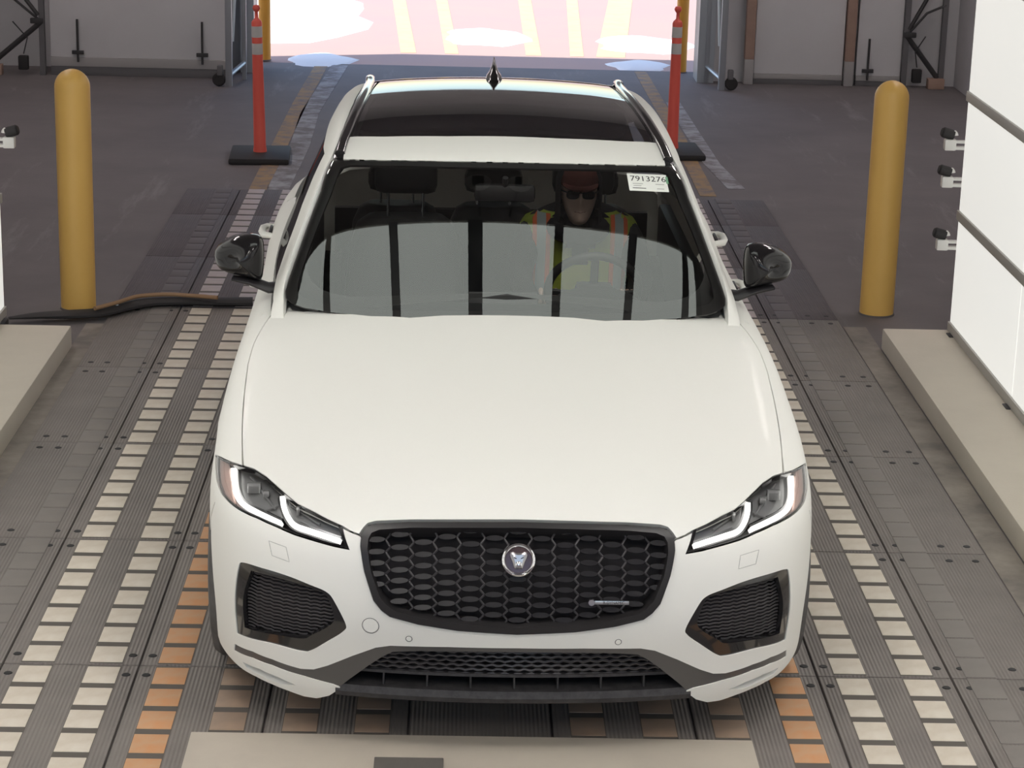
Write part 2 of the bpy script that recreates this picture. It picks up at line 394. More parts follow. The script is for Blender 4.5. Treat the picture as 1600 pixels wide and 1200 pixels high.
tag(struct('wall_front', M_wall, ((-5.2, -9.8, 0), (-3.4, -9.6, 5.4)), ((3.4, -9.8, 0), (4.8, -9.6, 5.4)), ((-3.4, -9.8, 5.0), (3.4, -9.6, 5.4)), label='wall with the exit opening behind the camera'), cat='wall')
tag(struct('ceiling', M_ceil, ((-5.2, -9.8, 5.4), (4.8, YB+.25, 5.6)), label='dark ceiling over the bay'), cat='ceiling')
gr = struct('ground', M_asph, ((-40, 15.6, -.22), (40, 70, -.012)), label='sunlit pinkish concrete yard outside the bay'); tag(gr, cat='ground')
g2 = struct('ground', M_asph, ((-40, -60, -.22), (40, -9.6, -.012)), label='concrete yard beyond the exit opening'); tag(g2, cat='ground')
tag(struct('trim_1', M_steel, ((-2.32, YB-.12, 0), (-2.19, YB+.26, 2.8)), label='grey steel jamb left of the bay opening'), cat='jamb')
tag(struct('trim_2', M_steel, ((2.08, YB-.12, 0), (2.24, YB+.26, 2.8)), label='grey steel jamb right of the bay opening'), cat='jamb')
# painted lines are parts of the floor they lie on
def strip(parent, name, m, pts, wd, z):
    b = MB(); P = [Vector(p) for p in pts]; L = []; R_ = []
    for i, p in enumerate(P):
        t = (P[min(i+1, len(P)-1)]-P[max(i-1, 0)]).normalized(); n = Vector((-t.y, t.x))*wd/2; L.append((p.x+n.x, p.y+n.y, z)); R_.append((p.x-n.x, p.y-n.y, z))
    b.prism(L+R_[::-1], (0, 0, .002)); return b.build(name, m, parent, smooth=None)
strip(fl, 'painted_line', M_yline, [(-1.64, 9.15), (-1.63, 11), (-1.62, 13.2), (-1.58, 15.5)], .13, .001)
strip(fl, 'painted_line', M_yline, [(1.62, 9.3), (1.62, 12), (1.58, 15.5)], .12, .001)
strip(fl, 'salt_streak', M_salt, [(-1.50, 9.2), (-1.47, 11), (-1.50, 12.6), (-1.45, 14), (-1.40, 15.5)], .16, .001)
strip(fl, 'salt_streak', M_salt, [(1.86, 9.6), (1.78, 10.6), (1.76, 12), (1.74, 13.6)], .13, .001)
for x0, x1, wd in ((-.75, -1.5, .16), (-.30, -.80, .14), (.55, .62, .16), (1.0, 1.5, .14), (1.35, 2.6, .30)):
    strip(gr, 'painted_line', M_oyline, [(x0, 16.6), ((x0+x1)/2, 24), (x1, 40)], wd, -.0115)
# ---------------------------------------------------------------- drive platform: cast plates with raised tiles
plat = empty('drive_platform', (-.08, 4.2, 0)); tag(plat, 'ribbed grey plate platform under the white car with rows of raised tiles', 'platform')
PX0, PW, PY0, PL = -1.758, .479, .620, 1.270
OFFX, OFFY = -.08, 4.2
def panel(x0, x1, y0, y1, name='panel', m=None):
    b = MB(); g = .004; b.span((x0+g-OFFX, y0+g-OFFY, -.01), (x1-g-OFFX, y1-g-OFFY, .016), .004); return b.build(name, m or M_plate, plat)
tile_me = {}
def tile_mesh(kind, m):
    if kind not in tile_me:
        b = MB(); b.box((0, 0, 0), (.114, .139, .016), .002) if not kind.startswith('emb') else b.box((0, 0, 0), (.108, .168, .010), .003)
        me = b.mesh(kind); me.materials.append(m); tile_me[kind] = me
    return tile_me[kind]
bolt_b = MB(); bolt_b.lathe([(0, .002), (.013, .002), (.016, .0)], 10); bolt_me = bolt_b.mesh('bolt_hole'); bolt_me.materials.append(M_black)
hidden = {}
for r in range(-1, 7):
    y0, y1 = PY0+PL*r, min(PY0+PL*(r+1), 9.12)
    for c in range(-1, 8):
        if c == -1: x0, x1 = -2.14, PX0
        elif c == 7: x0, x1 = PX0+7*PW, 2.0
        else: x0, x1 = PX0+PW*c, PX0+PW*(c+1)
        yb = y0
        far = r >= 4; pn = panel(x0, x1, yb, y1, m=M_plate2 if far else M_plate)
        def piece(kind, m, x, y, h, name):
            o = link(name, tile_mesh(kind, m), None, pn); o.location = (x-OFFX, y-OFFY, h); return o
        n = int(round((y1-y0)/PL*7))
        if c in (-1, 7):
            xe = -1.865 if c == -1 else 1.702
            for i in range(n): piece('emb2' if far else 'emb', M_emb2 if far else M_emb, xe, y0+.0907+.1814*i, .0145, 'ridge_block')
            bx = (x0+.06, xe-.13 if c == -1 else xe+.13, x1-.05) if c == -1 else (x0+.05, xe+.13, x1-.06)
        else:
            bx = (x0+.035, x1-.035)
            if c != 3:
                for k, xo in enumerate((.120, .359)):
                    MB().span((x0+xo-.059-OFFX, yb+.012-OFFY, .0155), (x0+xo+.059-OFFX, y1-.012-OFFY, .0166)).build('tile_bed', M_bed, pn, smooth=None)
                    for i in range(n):
                        X, Y = x0+xo, y0+.0907+.1814*i
                        if r == -1 and Y < .12 and -1.1 < X < .90: continue      # under the beige cover plate
                        if Y < yb+.05: continue
                        outer = (c == 1 and k == 0) or (c == 5 and k == 1)
                        vis = c in (0, 6) or Y < .78 or (outer and Y < 2.2)
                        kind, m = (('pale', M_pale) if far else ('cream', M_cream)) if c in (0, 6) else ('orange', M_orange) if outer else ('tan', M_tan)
                        if vis: piece(kind, m, X, Y, .0105, 'tile')
                        else: hidden.setdefault(kind, []).append((X, Y))
        for X in bx:
            for Y in (y0+.085, y1-.085):
                if Y < yb+.03 or Y > 6.2: continue
                o = link('bolt_hole', bolt_me, None, pn); o.location = (X-OFFX, Y-OFFY, .0163)
for kind, L in hidden.items():
    b = MB()
    for X, Y in L: b.box((X-OFFX, Y-OFFY, .0105), (.114, .143, .016))
    tag(b.build('tile_rows', tile_me[kind].materials[0], plat, smooth=None), kind='stuff')
bp = empty('cover_plate', (-.1, -.5, 0)); tag(bp, 'smooth beige cover plate on the floor just before the front bumper', 'plate')
MB().span((-1.03+.1, -.15, .0195), (.815+.1, .55, .032), .004).build('plate_sheet', M_beige, bp)
a = at(585, 1184, Z=.04); c = at(693, 1184, Z=.04)
MB().span((a[0]+.1, -.10, .0325), (c[0]+.1, a[1]+.5, .044), .003).build('hatch', mat('dull_hatch', (.17, .155, .14), .6, noise=(6, .3, (.12, .11, .10))), bp)
strip(fl, 'dusty_gutter', M_dust, [(-2.19, -3), (-2.19, 5.35)], .10, .001); strip(fl, 'dusty_gutter', M_dust, [(2.075, -3), (2.075, 5.6)], .13, .001)
# ---------------------------------------------------------------- kerbs
def kerb(x0, x1, y0, y1, label):
    b = MB(); b.span((x0, y0, 0), (x1, y1, .12), .012); o = b.build('kerb', M_curb); tag(o, label, 'kerb', kind='structure'); return o
kerb(2.145, 3.05, -6, 5.14, 'pale concrete kerb under the bright panel wall on the right')
kerb(-3.1, -2.235, -6, 4.86, 'pale concrete kerb under the bright panel wall on the left')
# ---------------------------------------------------------------- backlit panel walls on the kerbs
def light_wall(X, s, yfar, label):
    """s=+1: wall on the right, its bright face looks to -x"""
    t = empty('light_wall', (X, yfar, .12)); tag(t, label, 'light panel', 'backlit panel walls')
    zs = [.0, .62, 1.265, 1.91, 2.55]; ys = [0, -1.46, -2.92, -4.38, -5.84, -7.30]
    for i in range(4):
        for j in range(5):
            MB().span((0, ys[j+1]+.006, zs[i]+.049), (s*.06, ys[j]-.006, zs[i+1]-.004), .004).build('light_panel', M_lite, t)
    for i in range(5): MB().span((-s*.012, ys[-1], zs[i]-.002), (s*.075, 0, zs[i]+.050), .004).build('bar', M_mull, t)
    MB().span((s*.062, ys[-1], 0), (s*.16, 0, 2.6)).build('back_case', M_white, t)
    for j in range(5): MB().box((s*.02, ys[j]-.12 if j == 0 else ys[j], -.02+.0), (.11, .10, .05), .01).build('foot', M_dark, t)
    return t
light_wall(2.51, 1, 5.13, 'tall wall of bright white backlit panels on the right kerb')
light_wall(-2.625, -1, 5.05, 'bright white backlit panel wall at the left picture edge')
def small_cam(p, s, label, tilt=0):
    t = empty('small_camera', p); tag(t, label, 'camera', 'small cameras on the panel walls')
    b = MB(); b.span((0, -.02, -.055), (s*.07, .02, -.04)); b.span((0, -.02, -.02), (s*.07, .02, -.008)); b.build('bracket', M_white, t)
    MB().box((-s*.028, 0, -.03), (.062, .05, .06), .008).build('body', M_white, t)
    b = MB(); b.lathe([(0, -.02), (.026, -.02), (.028, .0), (.028, .04), (.02, .05), (0, .048)], 14, Matrix.Translation((-s*.03, 0, .026)) @ Matrix.Rotation(-s*math.radians(75), 4, 'Y')); b.build('lens_barrel', M_rubber, t)
    MB().lathe([(0, .026), (.012, .024), (.022, .012), (.026, 0)], 12, Matrix.Translation((-s*.012, 0, .022))).build('cap', M_white, t)
for k, (px, py) in enumerate(((1490, 226), (1487, 284), (1480, 382))):
    q = at(px, py, Y=5.15); small_cam((2.465, 5.15, q[2]+.03), 1, ('highest', 'middle', 'lowest')[k]+' of three small white cameras on the right panel edge')
q = at(8, 222, Y=5.08); small_cam((-2.60, 5.08, q[2]+.03), -1, 'small white camera at the left picture edge')
# overhead light box, seen mirrored in the windscreen
ov = empty('overhead_light', (-.06, 1.8, 3.45)); tag(ov, 'overhead light box with dark crossbars mirrored in the windscreen', 'light')
OVW, OVY0, OVY1 = 1.62, -.33, .25
xs = [-OVW, -1.20, -.66, -.09, .49, 1.02, 1.48, OVW]
for a, b_ in zip(xs, xs[1:]): MB().span((a+.03, OVY0, 0), (b_-.03, OVY1, .05)).build('diffuser', M_top, ov, smooth=None)
for i, x in enumerate(xs): MB().span((x-(.05 if i == 3 else .03), OVY0-.02, -.012), (x+(.05 if i == 3 else .03), OVY1+.02, .09)).build('crossbar', M_dark, ov, smooth=None)
MB().span((-OVW, OVY0-.02, .052), (OVW, OVY1+.02, .12)).build('housing', M_mull, ov, smooth=None)
MB().span((-OVW, OVY0-.62, .0), (OVW, OVY0-.02, .05)).build('added_skirt', M_white, ov, smooth=None)  # unseen white sheet added so the windscreen mirrors a paler band
for x in (-1.6, 1.6): MB().tube([(x, 0, .1), (x, 0, 1.95)], .015, 8).build('hanger', M_steel, ov)
# ---------------------------------------------------------------- bollards
def bollard(p, h, r, m, label, group):
    b = MB(); pr = [(r*1.0, 0), (r, h-r)]
    for k in range(1, 9): a = k/8*math.pi/2; pr.append((r*math.cos(a), h-r+r*math.sin(a)*1.0))
    b.lathe(pr, 28); t = empty('bollard', p); tag(t, label, 'bollard', group); b.build('sleeve', m, t, smooth=50)
    MB().lathe([(r+.006, 0), (r+.006, .008), (r*.9, .012)], 28).build('floor_ring', M_floor, t)
    return t
bollard((-2.34, 5.70, 0), 1.36, .098, M_ypost, 'tall yellow bollard with domed top left of the car', 'yellow bollards beside the platform')
bollard((2.257, 5.93, 0), 1.365, .098, M_ypost, 'tall yellow bollard with domed top right of the car', 'yellow bollards beside the platform')
bollard((-2.165, 15.75, 0), 1.3, .06, M_ypost2, 'thin orange yellow guard post at the left jamb of the bright opening', 'guard posts at the opening')
bollard((1.98, 15.55, 0), 1.3, .06, M_ypost2, 'thin orange yellow guard post at the right jamb of the bright opening', 'guard posts at the opening')
# ---------------------------------------------------------------- delineator posts
def delineator(p, label, lean):
    t = empty('delineator_post', p); t.rotation_euler = (0, 0, .05); tag(t, label, 'traffic post', 'red delineator posts')
    b = MB(); b.box((0, -.02, .025), (.46, .60, .05), .02); b.build('base', M_rubber, t)
    Ml = Matrix.Rotation(lean, 4, 'Y'); S = 1.0
    def seg(name, m, pr): MB().lathe(pr, 18, Ml).build(name, m, t, smooth=50)
    seg('post', M_redp, [(.052, .03), (.052, .06), (.047, .10), (.043, .55), (.040, .80), (.040, 1.04), (.034, 1.055)])
    for z in (.80, .93): seg('white_band', M_wband, [(.0405, z), (.0415, z+.004), (.0405, z+.080), (.0405, z+.084)])
    seg('grip', M_redp, [(.034, 1.055), (.014, 1.075), (.012, 1.12), (.024, 1.135), (.030, 1.15), (.022, 1.17), (0, 1.175)])
delineator((-1.735, 10.45, 0), 'red post with two white bands on a black base left of the car', -.02)
delineator((1.50, 11.0, 0), 'red post with two white bands behind the right roof edge', .0)
# ---------------------------------------------------------------- cable ramp on the left
def on0(px, py, z): q = at(px, py, Z=z); return (q[0], q[1], z)
cr_ = empty('cable_ramp', on0(160, 489, 0)); tag(cr_, 'flat black cable ramp crossing the platform in front of the left bollard', 'cable cover')
L0 = Vector(cr_.location)
pts = [Vector(on0(*q)) for q in ((14, 497, .03), (60, 493, .035), (150, 489, .04), (190, 480, .042), (235, 472, .042), (300, 470, .042), (345, 471, .042), (395, 471, .042))]
P2 = curve([tuple(p-L0) for p in pts], closed=False, sub=5)
MB().tube(P2.tolist(), [.02+.045*min(1, i/8) for i in range(len(P2))], 10, flat=.32).build('ramp_body', M_rubber, cr_)
for i in (14, 26): MB().lathe([(0, .024), (.012, .024), (.014, .018)], 10, Matrix.Translation(tuple(P2[i]))).build('rivet', M_steel, cr_)
hs = MB(); hp = [Vector(on0(*q)) for q in ((148, 482, .075), (185, 472, .078), (215, 463, .078), (260, 460, .078), (300, 462, .078), (340, 465, .078))]
tag(hs.tube(curve([tuple(p) for p in hp], closed=False, sub=6).tolist(), .012, 8).build('hose', M_hose), 'thin tan hose lying along the black cable ramp', 'hose')
# ---------------------------------------------------------------- things along the rear wall
def zrod(parent, name, m, x, y, z0, z1, r=.012): return MB().tube([(x, y, z0), (x, y, z1)], r, 8).build(name, m, parent)
M_kick = mat('grey_kick_rail', (.36, .345, .34), .6)
def leaf(x0, x1, y, label, rods, zb=.10):
    t = empty('door_leaf', ((x0+x1)/2, y, 0)); tag(t, label, 'door'); c = (x0+x1)/2
    MB().span((x0-c, -.03, zb), (x1-c, .03, 3.2), .006).build('sheet', M_leaf, t)
    MB().span((x0-c, -.04, .0), (x1-c, .03, zb*.5), .004).build('bottom_rail', M_rail, t)
    MB().span((x0-c, -.045, zb*.5), (x1-c, .035, zb), .004).build('kick_rail', M_kick, t)
    for x in rods:
        zrod(t, 'cane_bolt', M_dark, x-c, -.06, zb-.04, zb+.36, .011); MB().box((x-c, -.055, zb+.05), (.11, .03, .035), .004).build('bolt_bracket', M_dark, t)
    return t
leaf(-4.06, -2.40, YB-.50, 'wide white door sheet left of the opening behind the left bollard', (-3.80, -2.635), .17)
leaf(2.63, 3.49, YB-.06, 'white door sheet between two brown posts right of the opening', ())
leaf(3.62, 4.05, YB-.06, 'narrow white sheet with one bolt behind the right bollard', (3.73,))
for x, lb in ((2.575, 'brown post at the near edge of the right white door'), (3.545, 'brown post between the right white door and the narrow sheet')):
    t = empty('wood_post', (x, YB-.10, 0)); tag(t, lb, 'post', 'brown posts on the rear wall')
    MB().span((-.045, -.05, .24), (.045, .05, 3.2), .006).build('upper_post', M_wood, t); MB().span((-.045, -.05, 0), (.045, .05, .24), .006).build('metal_boot', M_kick, t)
def truss(x0, x1, y, label):
    t = empty('steel_truss', ((x0+x1)/2, y, 0)); tag(t, label, 'frame', 'steel frames along the rear wall'); h = (x1-x0)/2; s = 1 if x0 > 0 else -1
    for x in (-h, h): MB().span((x-.025, -.03, 0), (x+.025, .03, 3.4)).build('upright', M_rail, t)
    MB().tube([(-s*h, -.02, .50), (s*h*.8, -.02, .10)], .025, 8).build('brace', M_dark, t)
    MB().tube([(-s*h, -.02, .50), (0, -.02, .72), (s*h, -.02, .80)], .012, 8).build('cable', M_dark, t)
    MB().tube([(-s*h*.9, -.03, .56), (s*h*.3, -.02, .98)], .02, 8).build('brace', M_dark, t)
    MB().box((-s*h*.85, -.03, .51), (.12, .05, .05), .008).build('clamp', M_dark, t)
    MB().box((-s*h*.35, -.05, .12), (.09, .08, .13), .012).build('motor', M_rubber, t)
    MB().tube([(-s*h*.35, -.04, .2), (-s*h*.5, -.04, .35), (0, -.04, .5)], .006, 6).build('cable', M_dark, t)
    MB().box((s*h*.7, -.05, .05), (.16, .1, .10), .01).build('foot_block', M_wood, t)
truss(-4.66, -4.13, YB-.55, 'dark steel frame with diagonal braces at the far left wall')
truss(4.08, 4.44, YB-.12, 'dark steel frame with diagonal braces in the far right corner')
zr = MB().tube([(4.52, 13.9, .12), (4.52, 13.9, .62)], .012, 8).build('wall_rod', M_dark); tag(zr, 'short dark rod on the far right side wall', 'rod')
def gate_frame(x, y, s, label):
    t = empty('gate_frame', (x, y, 0)); tag(t, label, 'frame', 'galvanised frames beside the opening')
    MB().span((-.03, -.03, 0), (.03, .03, 3.0), .004).build('upright', M_steel, t)
    MB().span((-s*.10-.02, .42, 0), (-s*.10+.02, .46, 3.0), .003).build('upright', M_steel, t)
    MB().tube([(0, 0, .10), (-s*.10, .44, .16)], .022, 8).build('cross_bar', M_steel, t)
    MB().tube([(-s*.02, .1, .4), (-s*.07, .3, 1.6)], .02, 8).build('brace', M_steel, t)
    MB().lathe([(0, -.022), (.05, -.022), (.062, -.012), (.062, .012), (.05, .022), (0, .022)], 16, Matrix.Translation((s*.09, -.02, .065)) @ Matrix.Rotation(math.pi/2, 4, 'X')).build('caster_wheel', M_rubber, t)
    MB().box((s*.08, -.02, .15), (.05, .07, .09), .008).build('caster_fork', M_rail, t)
gate_frame(-2.34, 14.0, -1, 'galvanised frame with a caster left of the opening')
gate_frame(2.27, 14.45, 1, 'galvanised frame with a caster right of the opening')
# ---------------------------------------------------------------- snow outside
def snow(x, y, rx, ry, h, label, seed):
    rnd = random.Random(seed); b = MB(); rings = []; n = 22
    ph = [rnd.uniform(0, 6.28) for _ in range(3)]
    for f, hh in ((1, -.03), (.93, .012), (.8, .45), (.55, .8), (.25, 1.0)):
        rings.append([(rx*f*math.cos(a)*(1+.14*math.sin(3*a+ph[0])+.08*math.sin(7*a+ph[1])), ry*f*math.sin(a)*(1+.12*math.sin(2*a+ph[2])+.08*math.sin(5*a)), h*hh if hh > 0 else hh) for a in [2*math.pi*k/n for k in range(n)]])
    b.rings(rings); o = b.build('snow_patch', M_snow, None, (x, y, -.01), smooth=60); tag(o, label, 'snow', 'snow patches in the yard')
snow(-1.62, 15.85, .36, .55, .03, 'flat snow patch in the shade by the left guard post', 1)
snow(1.60, 15.98, .32, .45, .03, 'flat snow patch in the shade by the right guard post', 2)
snow(.05, 17.9, .50, .75, .07, 'sunlit snow patch in the middle of the opening above the antenna', 3)
snow(1.75, 17.6, .55, .75, .06, 'sunlit snow patch at the right side of the opening', 4)
snow(-2.3, 19.6, 1.15, 2.6, .10, 'large sunlit snow bank at the left side of the opening', 5)

# ---------------------------------------------------------------- hooded cameras hanging behind the light box, added fill lamps
for x, lb in ((-.13, 'left'), (.16, 'right')):
    t = empty('hanging_camera', (x, 2.42, 3.55)); tag(t, lb+' one of two small hooded cameras hanging behind the overhead light box', 'camera', 'hanging cameras')
    MB().lathe([(.09, 0), (.075, .03), (.03, .07), (0, .075)], 20).build('hood', M_white, t, smooth=60)
    MB().box((0, 0, -.06), (.08, .10, .11), .015).build('body', M_dark, t); MB().tube([(0, 0, .06), (0, 0, 1.85)], .012, 8).build('drop_rod', M_dark, t)
M_fill = emat('fill_lamp_diffuser', (1.0, .965, .915), 43.0)
M_fill2 = emat('fill_lamp_diffuser_dim', (1.0, .90, .875), 25.0)
def fill_lamp(x, y, lb, m):  # unseen lamps under the ceiling, added to brighten the car and the room
    t = empty('fill_lamp', (x, y, 5.2)); tag(t, lb, 'lamp', 'added fill lamps')
    MB().box((0, 0, .05), (.40, 1.30, .08), .01).build('housing', M_white, t); MB().box((0, 0, 0), (.34, 1.22, .03), .005).build('diffuser', m, t)
    for y_ in (-.5, .5): MB().tube([(0, y_, .08), (0, y_, .2)], .008, 6).build('hanger', M_dark, t)
for y, n in ((-7.0, 'farthest in front of the car'), (-4.2, 'second in front of the car'), (-1.4, 'above the bonnet')):
    for x, sd_ in ((-1.7, 'left'), (1.7, 'right')): fill_lamp(x, y, 'added fill lamp '+n+' on the '+sd_, M_fill)
for y, n in ((7.2, 'beside the car tail'), (10.0, 'behind the car'), (12.9, 'near the rear wall')):
    for x, sd_ in ((-4.2, 'left'), (3.9, 'right')): fill_lamp(x, y, 'added fill lamp '+n+' on the '+sd_, M_fill2)
# ================================================================ THE CAR
M_paint = mat('white_paint', (.84, .832, .785), .46, spec=.4, coat=.05)
M_gblack = mat('gloss_black', (.016, .015, .016), .12, spec=.5, coat=.6)
M_sblack = mat('satin_black', (.022, .020, .022), .45)
M_tblack = mat('textured_black', (.024, .022, .024), .65, noise=(30, .15, (.050, .047, .048)))
M_surr = mat('satin_black_surround', (.028, .026, .027), .34, spec=.35)
M_scale = mat('grille_scale_black', (.014, .013, .015), .24, spec=.22)
M_grey = mat('gloss_grey_trim', (.085, .080, .078), .30, coat=.3)
M_mesh = mat('mesh_black', (.050, .046, .049), .5)
M_seam = mat('panel_seam', (.42, .41, .39), .6)
M_pit = mat('dark_void', (.018, .016, .018), .9)
M_chrome = mat('chrome', (.78, .78, .80), .10, 1.0)
M_satin = mat('satin_silver', (.55, .55, .56), .3, 1.0)
M_drl = emat('daylight_led', (1.0, .97, .90), 1.9)
M_lens = glass_mat('clear_lens', (.92, .93, .94), boost=1.3)
M_proj = mat('bright_reflector', (.80, .80, .80), .25, .5)
M_hous = mat('lamp_housing_grey', (.34, .34, .34), .4, .1)
M_amber = mat('amber_reflector', (.74, .50, .43), .35)
M_wind = glass_mat('windscreen_glass', (.90, .92, .90), boost=1.7)
M_side = glass_mat('tinted_side_glass', (.04, .04, .042), boost=.55)
M_roofg = glass_mat('black_roof_glass', (.60, .60, .61), boost=1.5)
M_tyre = mat('dusty_tyre_rubber', (.13, .122, .117), .85, noise=(12, .2, (.09, .085, .082)))
M_rim = mat('dark_alloy', (.09, .09, .095), .35, .8)
M_frit = mat('black_frit', (.026, .024, .025), .4)
car = empty('car', CAR_LOC, CAR_RZ)
tag(car, 'white luxury SUV with black grille driving toward the camera on the platform', 'car')
def part(name, me, m, parent=None, label=None, kind=None):
    o = link(name, me, m, parent or car); tag(o, label, kind=kind); return o
def both(name, F, dom, outline, holes=(), step=.03, flange=.02, m=None, parent=None, label=None):
    """the same panel on both sides of the car"""
    a = part(name, patch(F, dom, outline, holes, step, flange), m, parent, label)
    b = part(name, patch(F, dom, outline, holes, step, flange, True), m, parent, label)
    return a, b
D_front = Dom('front', (0, 1.9, .62), (1.7, 1.8))
D_hood = Dom('up', (0, 1.0, .30), (.65, .75))
D_side = Dom('cyl', (.40, 0, .60), (1, 1))
D_cab = Dom('cyl', (0, 0, 1.18), (1, 1.1))
D_wind = Dom('front', (0, 3.2, .90), (1.4, 2.0))
D_roof = Dom('up', (0, 3.0, .70), (.9, .9))
D_rear = Dom('rear', (0, 3.3, .70), (1.3, 1.3))
def cen(P): P = P.copy(); P[0, 0] = 0; return P
# ---- outlines traced on the left half of the photograph (all become x>0 and are mirrored)
lamp_top = [(532.5, 821.6), (512, 812), (487.5, 799), (465, 788), (450, 775.6), (431, 759), (416, 745.6), (397.5, 734), (379, 728), (362, 723), (338.4, 712)]
lamp_bot = [(338, 730.6), (340, 751), (347, 770), (360, 785), (375, 796), (403, 809), (431, 821.6), (459, 834), (487.5, 843), (521, 852.5), (544.7, 857)]
grille_o = [(808, 814), (716, 814), (640, 814), (588, 817), (575, 821), (567, 832), (564.7, 852.5), (571, 893), (585, 937), (597, 952), (610, 962), (654, 974), (716, 984), (808, 990)]
grille_i = [(808, 823), (716, 823), (640, 823), (594, 826), (582, 831), (577, 840), (575.5, 856), (581, 893), (595, 932), (606, 945), (618, 953), (658, 964), (716, 973), (808, 979)]
shut = [(379.5, 700), (379.5, 660), (383, 610), (388, 570), (396, 541), (406, 520), (422, 496), (440, 476)]
hood_rear = [(452, 473), (475, 481), (520, 488), (580, 494), (640, 496.5), (690, 493), (740, 492.5), (800, 493)]
G_o = trace(grille_o); G_o[[0, -1], 0] = 0; G_i = trace(grille_i); G_i[[0, -1], 0] = 0
T_lt, T_lb = trace(lamp_top), trace(lamp_bot)
S_sh, S_hr = trace(shut), trace(hood_rear); S_hr[-1, 0] = 0
hf = trace([(808, 811.5), (716, 811.5), (640, 811.5), (587, 813.5), (574, 817), (566, 826), (561, 834), (548, 829), (536, 821.5)]); hf[0, 0] = 0
ht = trace([(512, 810.2), (487.5, 797), (465, 786), (450, 773.6), (431, 757), (416, 743.6), (397.5, 732), (381, 726.5)])
Hd = np.vstack([hf, ht, S_sh, S_hr])
hood_me = patch(body, D_hood, D_hood.ab(sym(Hd)), (), .030, .03)
hood = part('hood', hood_me, M_paint)
# ---- front fenders
def arch(yc, zc, r, a0, a1, n=16, x=1.0): return [(x, yc+r*math.cos(a), zc+r*math.sin(a)) for a in np.linspace(a0, a1, n)]
YW, ZW, RW = .95, .385, .445                     # front wheel centre and arch radius
YR = 3.84                                        # rear wheel centre
sh2 = S_sh.copy(); sh2[:, 0] += .006
joint = np.array([(.985, .50, .735), (1.0, .56, .66)])
fen = np.vstack([trace([(336.5, 710.2), (362, 721.5), (377.5, 726)]), sh2,
                 trace([(441.5, 471), (436, 466), (429.5, 465), (424, 472)]), np.array([(.945, 1.70, 1.03), (.985, 1.60, .93), (1.01, 1.53, .75), (1.01, 1.50, .50), (1.0, 1.48, .30)]),
                 np.array(arch(YW, ZW, RW, -.18, 2.62, 20)), joint[::-1]])
both('fender', body, D_side, D_side.ab(fen), (), .03, .03, M_paint)
# ---- bumper cover with its openings
intake_o = [(380, 879), (415, 889), (450, 900), (485, 914), (510, 925), (522.5, 940), (540, 975), (536, 987.5), (512.5, 1002.5), (485, 1017.5), (470, 1018), (420, 1005), (370, 990), (366.5, 940), (372, 888)]
I_o = trace(intake_o)
strip_top = [(367, 1006), (395, 1018), (425, 1030), (470, 1045), (490, 1046), (512, 1040), (550, 1025), (587, 1012), (610, 1009), (700, 1011), (808, 1013)]
strip_bot = [(366, 1016), (395, 1028.5), (425, 1040), (475, 1057), (520, 1069.5), (531, 1074)]
blade_bot = [(531, 1076), (514, 1087), (495, 1091), (475, 1088), (450, 1079), (425, 1069), (400, 1057), (380, 1046)]
S_t, S_b, B_b = trace(strip_top), trace(strip_bot), trace(blade_bot); S_t[-1, 0] = 0
bump_top = trace([(561.5, 837.5), (547, 832), (536, 826), (546.5, 859.5), (521, 854.5), (487.5, 845), (459, 836), (431, 823.6), (403, 811), (375, 798), (358.5, 786.5), (345, 771), (338, 751), (336, 730.6), (336.4, 712.5)])
side_dn = np.array([(.99, .505, .725), (1.0, .565, .655)]+arch(YW, ZW, RW, 2.68, 3.5, 7)[0:]+[(.985, .52, .215), (.93, .40, .205)])
gn = trace([(564, 840), (562.8, 852.5), (569, 893), (583, 938), (595, 953.5), (609, 964), (653, 976), (715, 986), (808, 992)]); gn[-1, 0] = 0
# walk: grille bottom centre -> up the grille side -> lamp -> side -> blade -> strip top -> centre
Bm = np.vstack([gn[::-1], bump_top, side_dn, B_b[::-1], S_b[::-1], S_t])
slot = [(379, 1034), (405, 1045), (435, 1058), (462, 1070.5), (440, 1069), (405, 1054), (385, 1043)]
ab_front = lambda P: D_front.ab(P)
mirab = lambda ab: ab*np.array([-1, 1])
I_ab = curve(ab_front(I_o), corners=(12,)); slot_ab = ab_front(trace(slot))
bumper = part('front_bumper', patch(body, D_front, ab_front(sym(Bm)), (I_ab, mirab(I_ab), slot_ab, mirab(slot_ab)), .022, .035), M_paint)
for mir in (False, True): part('blade_slot', patch(off(body, .03), D_front, slot_ab*1.0, (), .02, 0, mir), M_grey, bumper)
# ---- grille: surround ring, honeycomb, void
gring = lambda: ab_front(sym(G_o))
ring_o, ring_i = ab_front(sym(G_o)), ab_front(sym(G_i))
grille = part('grille_surround', patch(off(body, -.009), D_front, ring_o, (ring_i,), .014, .06), M_surr)
void = part('void', patch(off(body, .085), D_front, ab_front(sym(trace([(808, 800), (600, 800), (540, 850), (560, 960), (640, 1000), (808, 1005)]))), (), .06, 0), M_pit, grille)
lb = MB()      # one scale of the grille: a lens-shaped shelf, wide, shallow, its top face tipped to the front
n = 12; top = [(.030*math.cos(a), .0100*math.sin(a), .0035+.0015*math.cos(a)**2*0) for a in [2*math.pi*k/n for k in range(n)]]
lb.rings([[(x*.85, y*.7, -.009) for x, y, z in top], [(x, y, 0) for x, y, z in top], [(x*.95, y*.9, .004) for x, y, z in top]])
scale_me = lb.mesh('grille_scale', 40); scale_me.materials.append(M_scale)
lat = MB(); gi_poly = ring_i; CW, CH = .0745, .0335; off_g = off(body, .022)
def gpos(i, j): return i*CW, .648+(j+(.5 if i % 2 else 0))*CH
cells = {}
cand = [(i, j) for i in range(-7, 8) for j in range(-8, 9)]
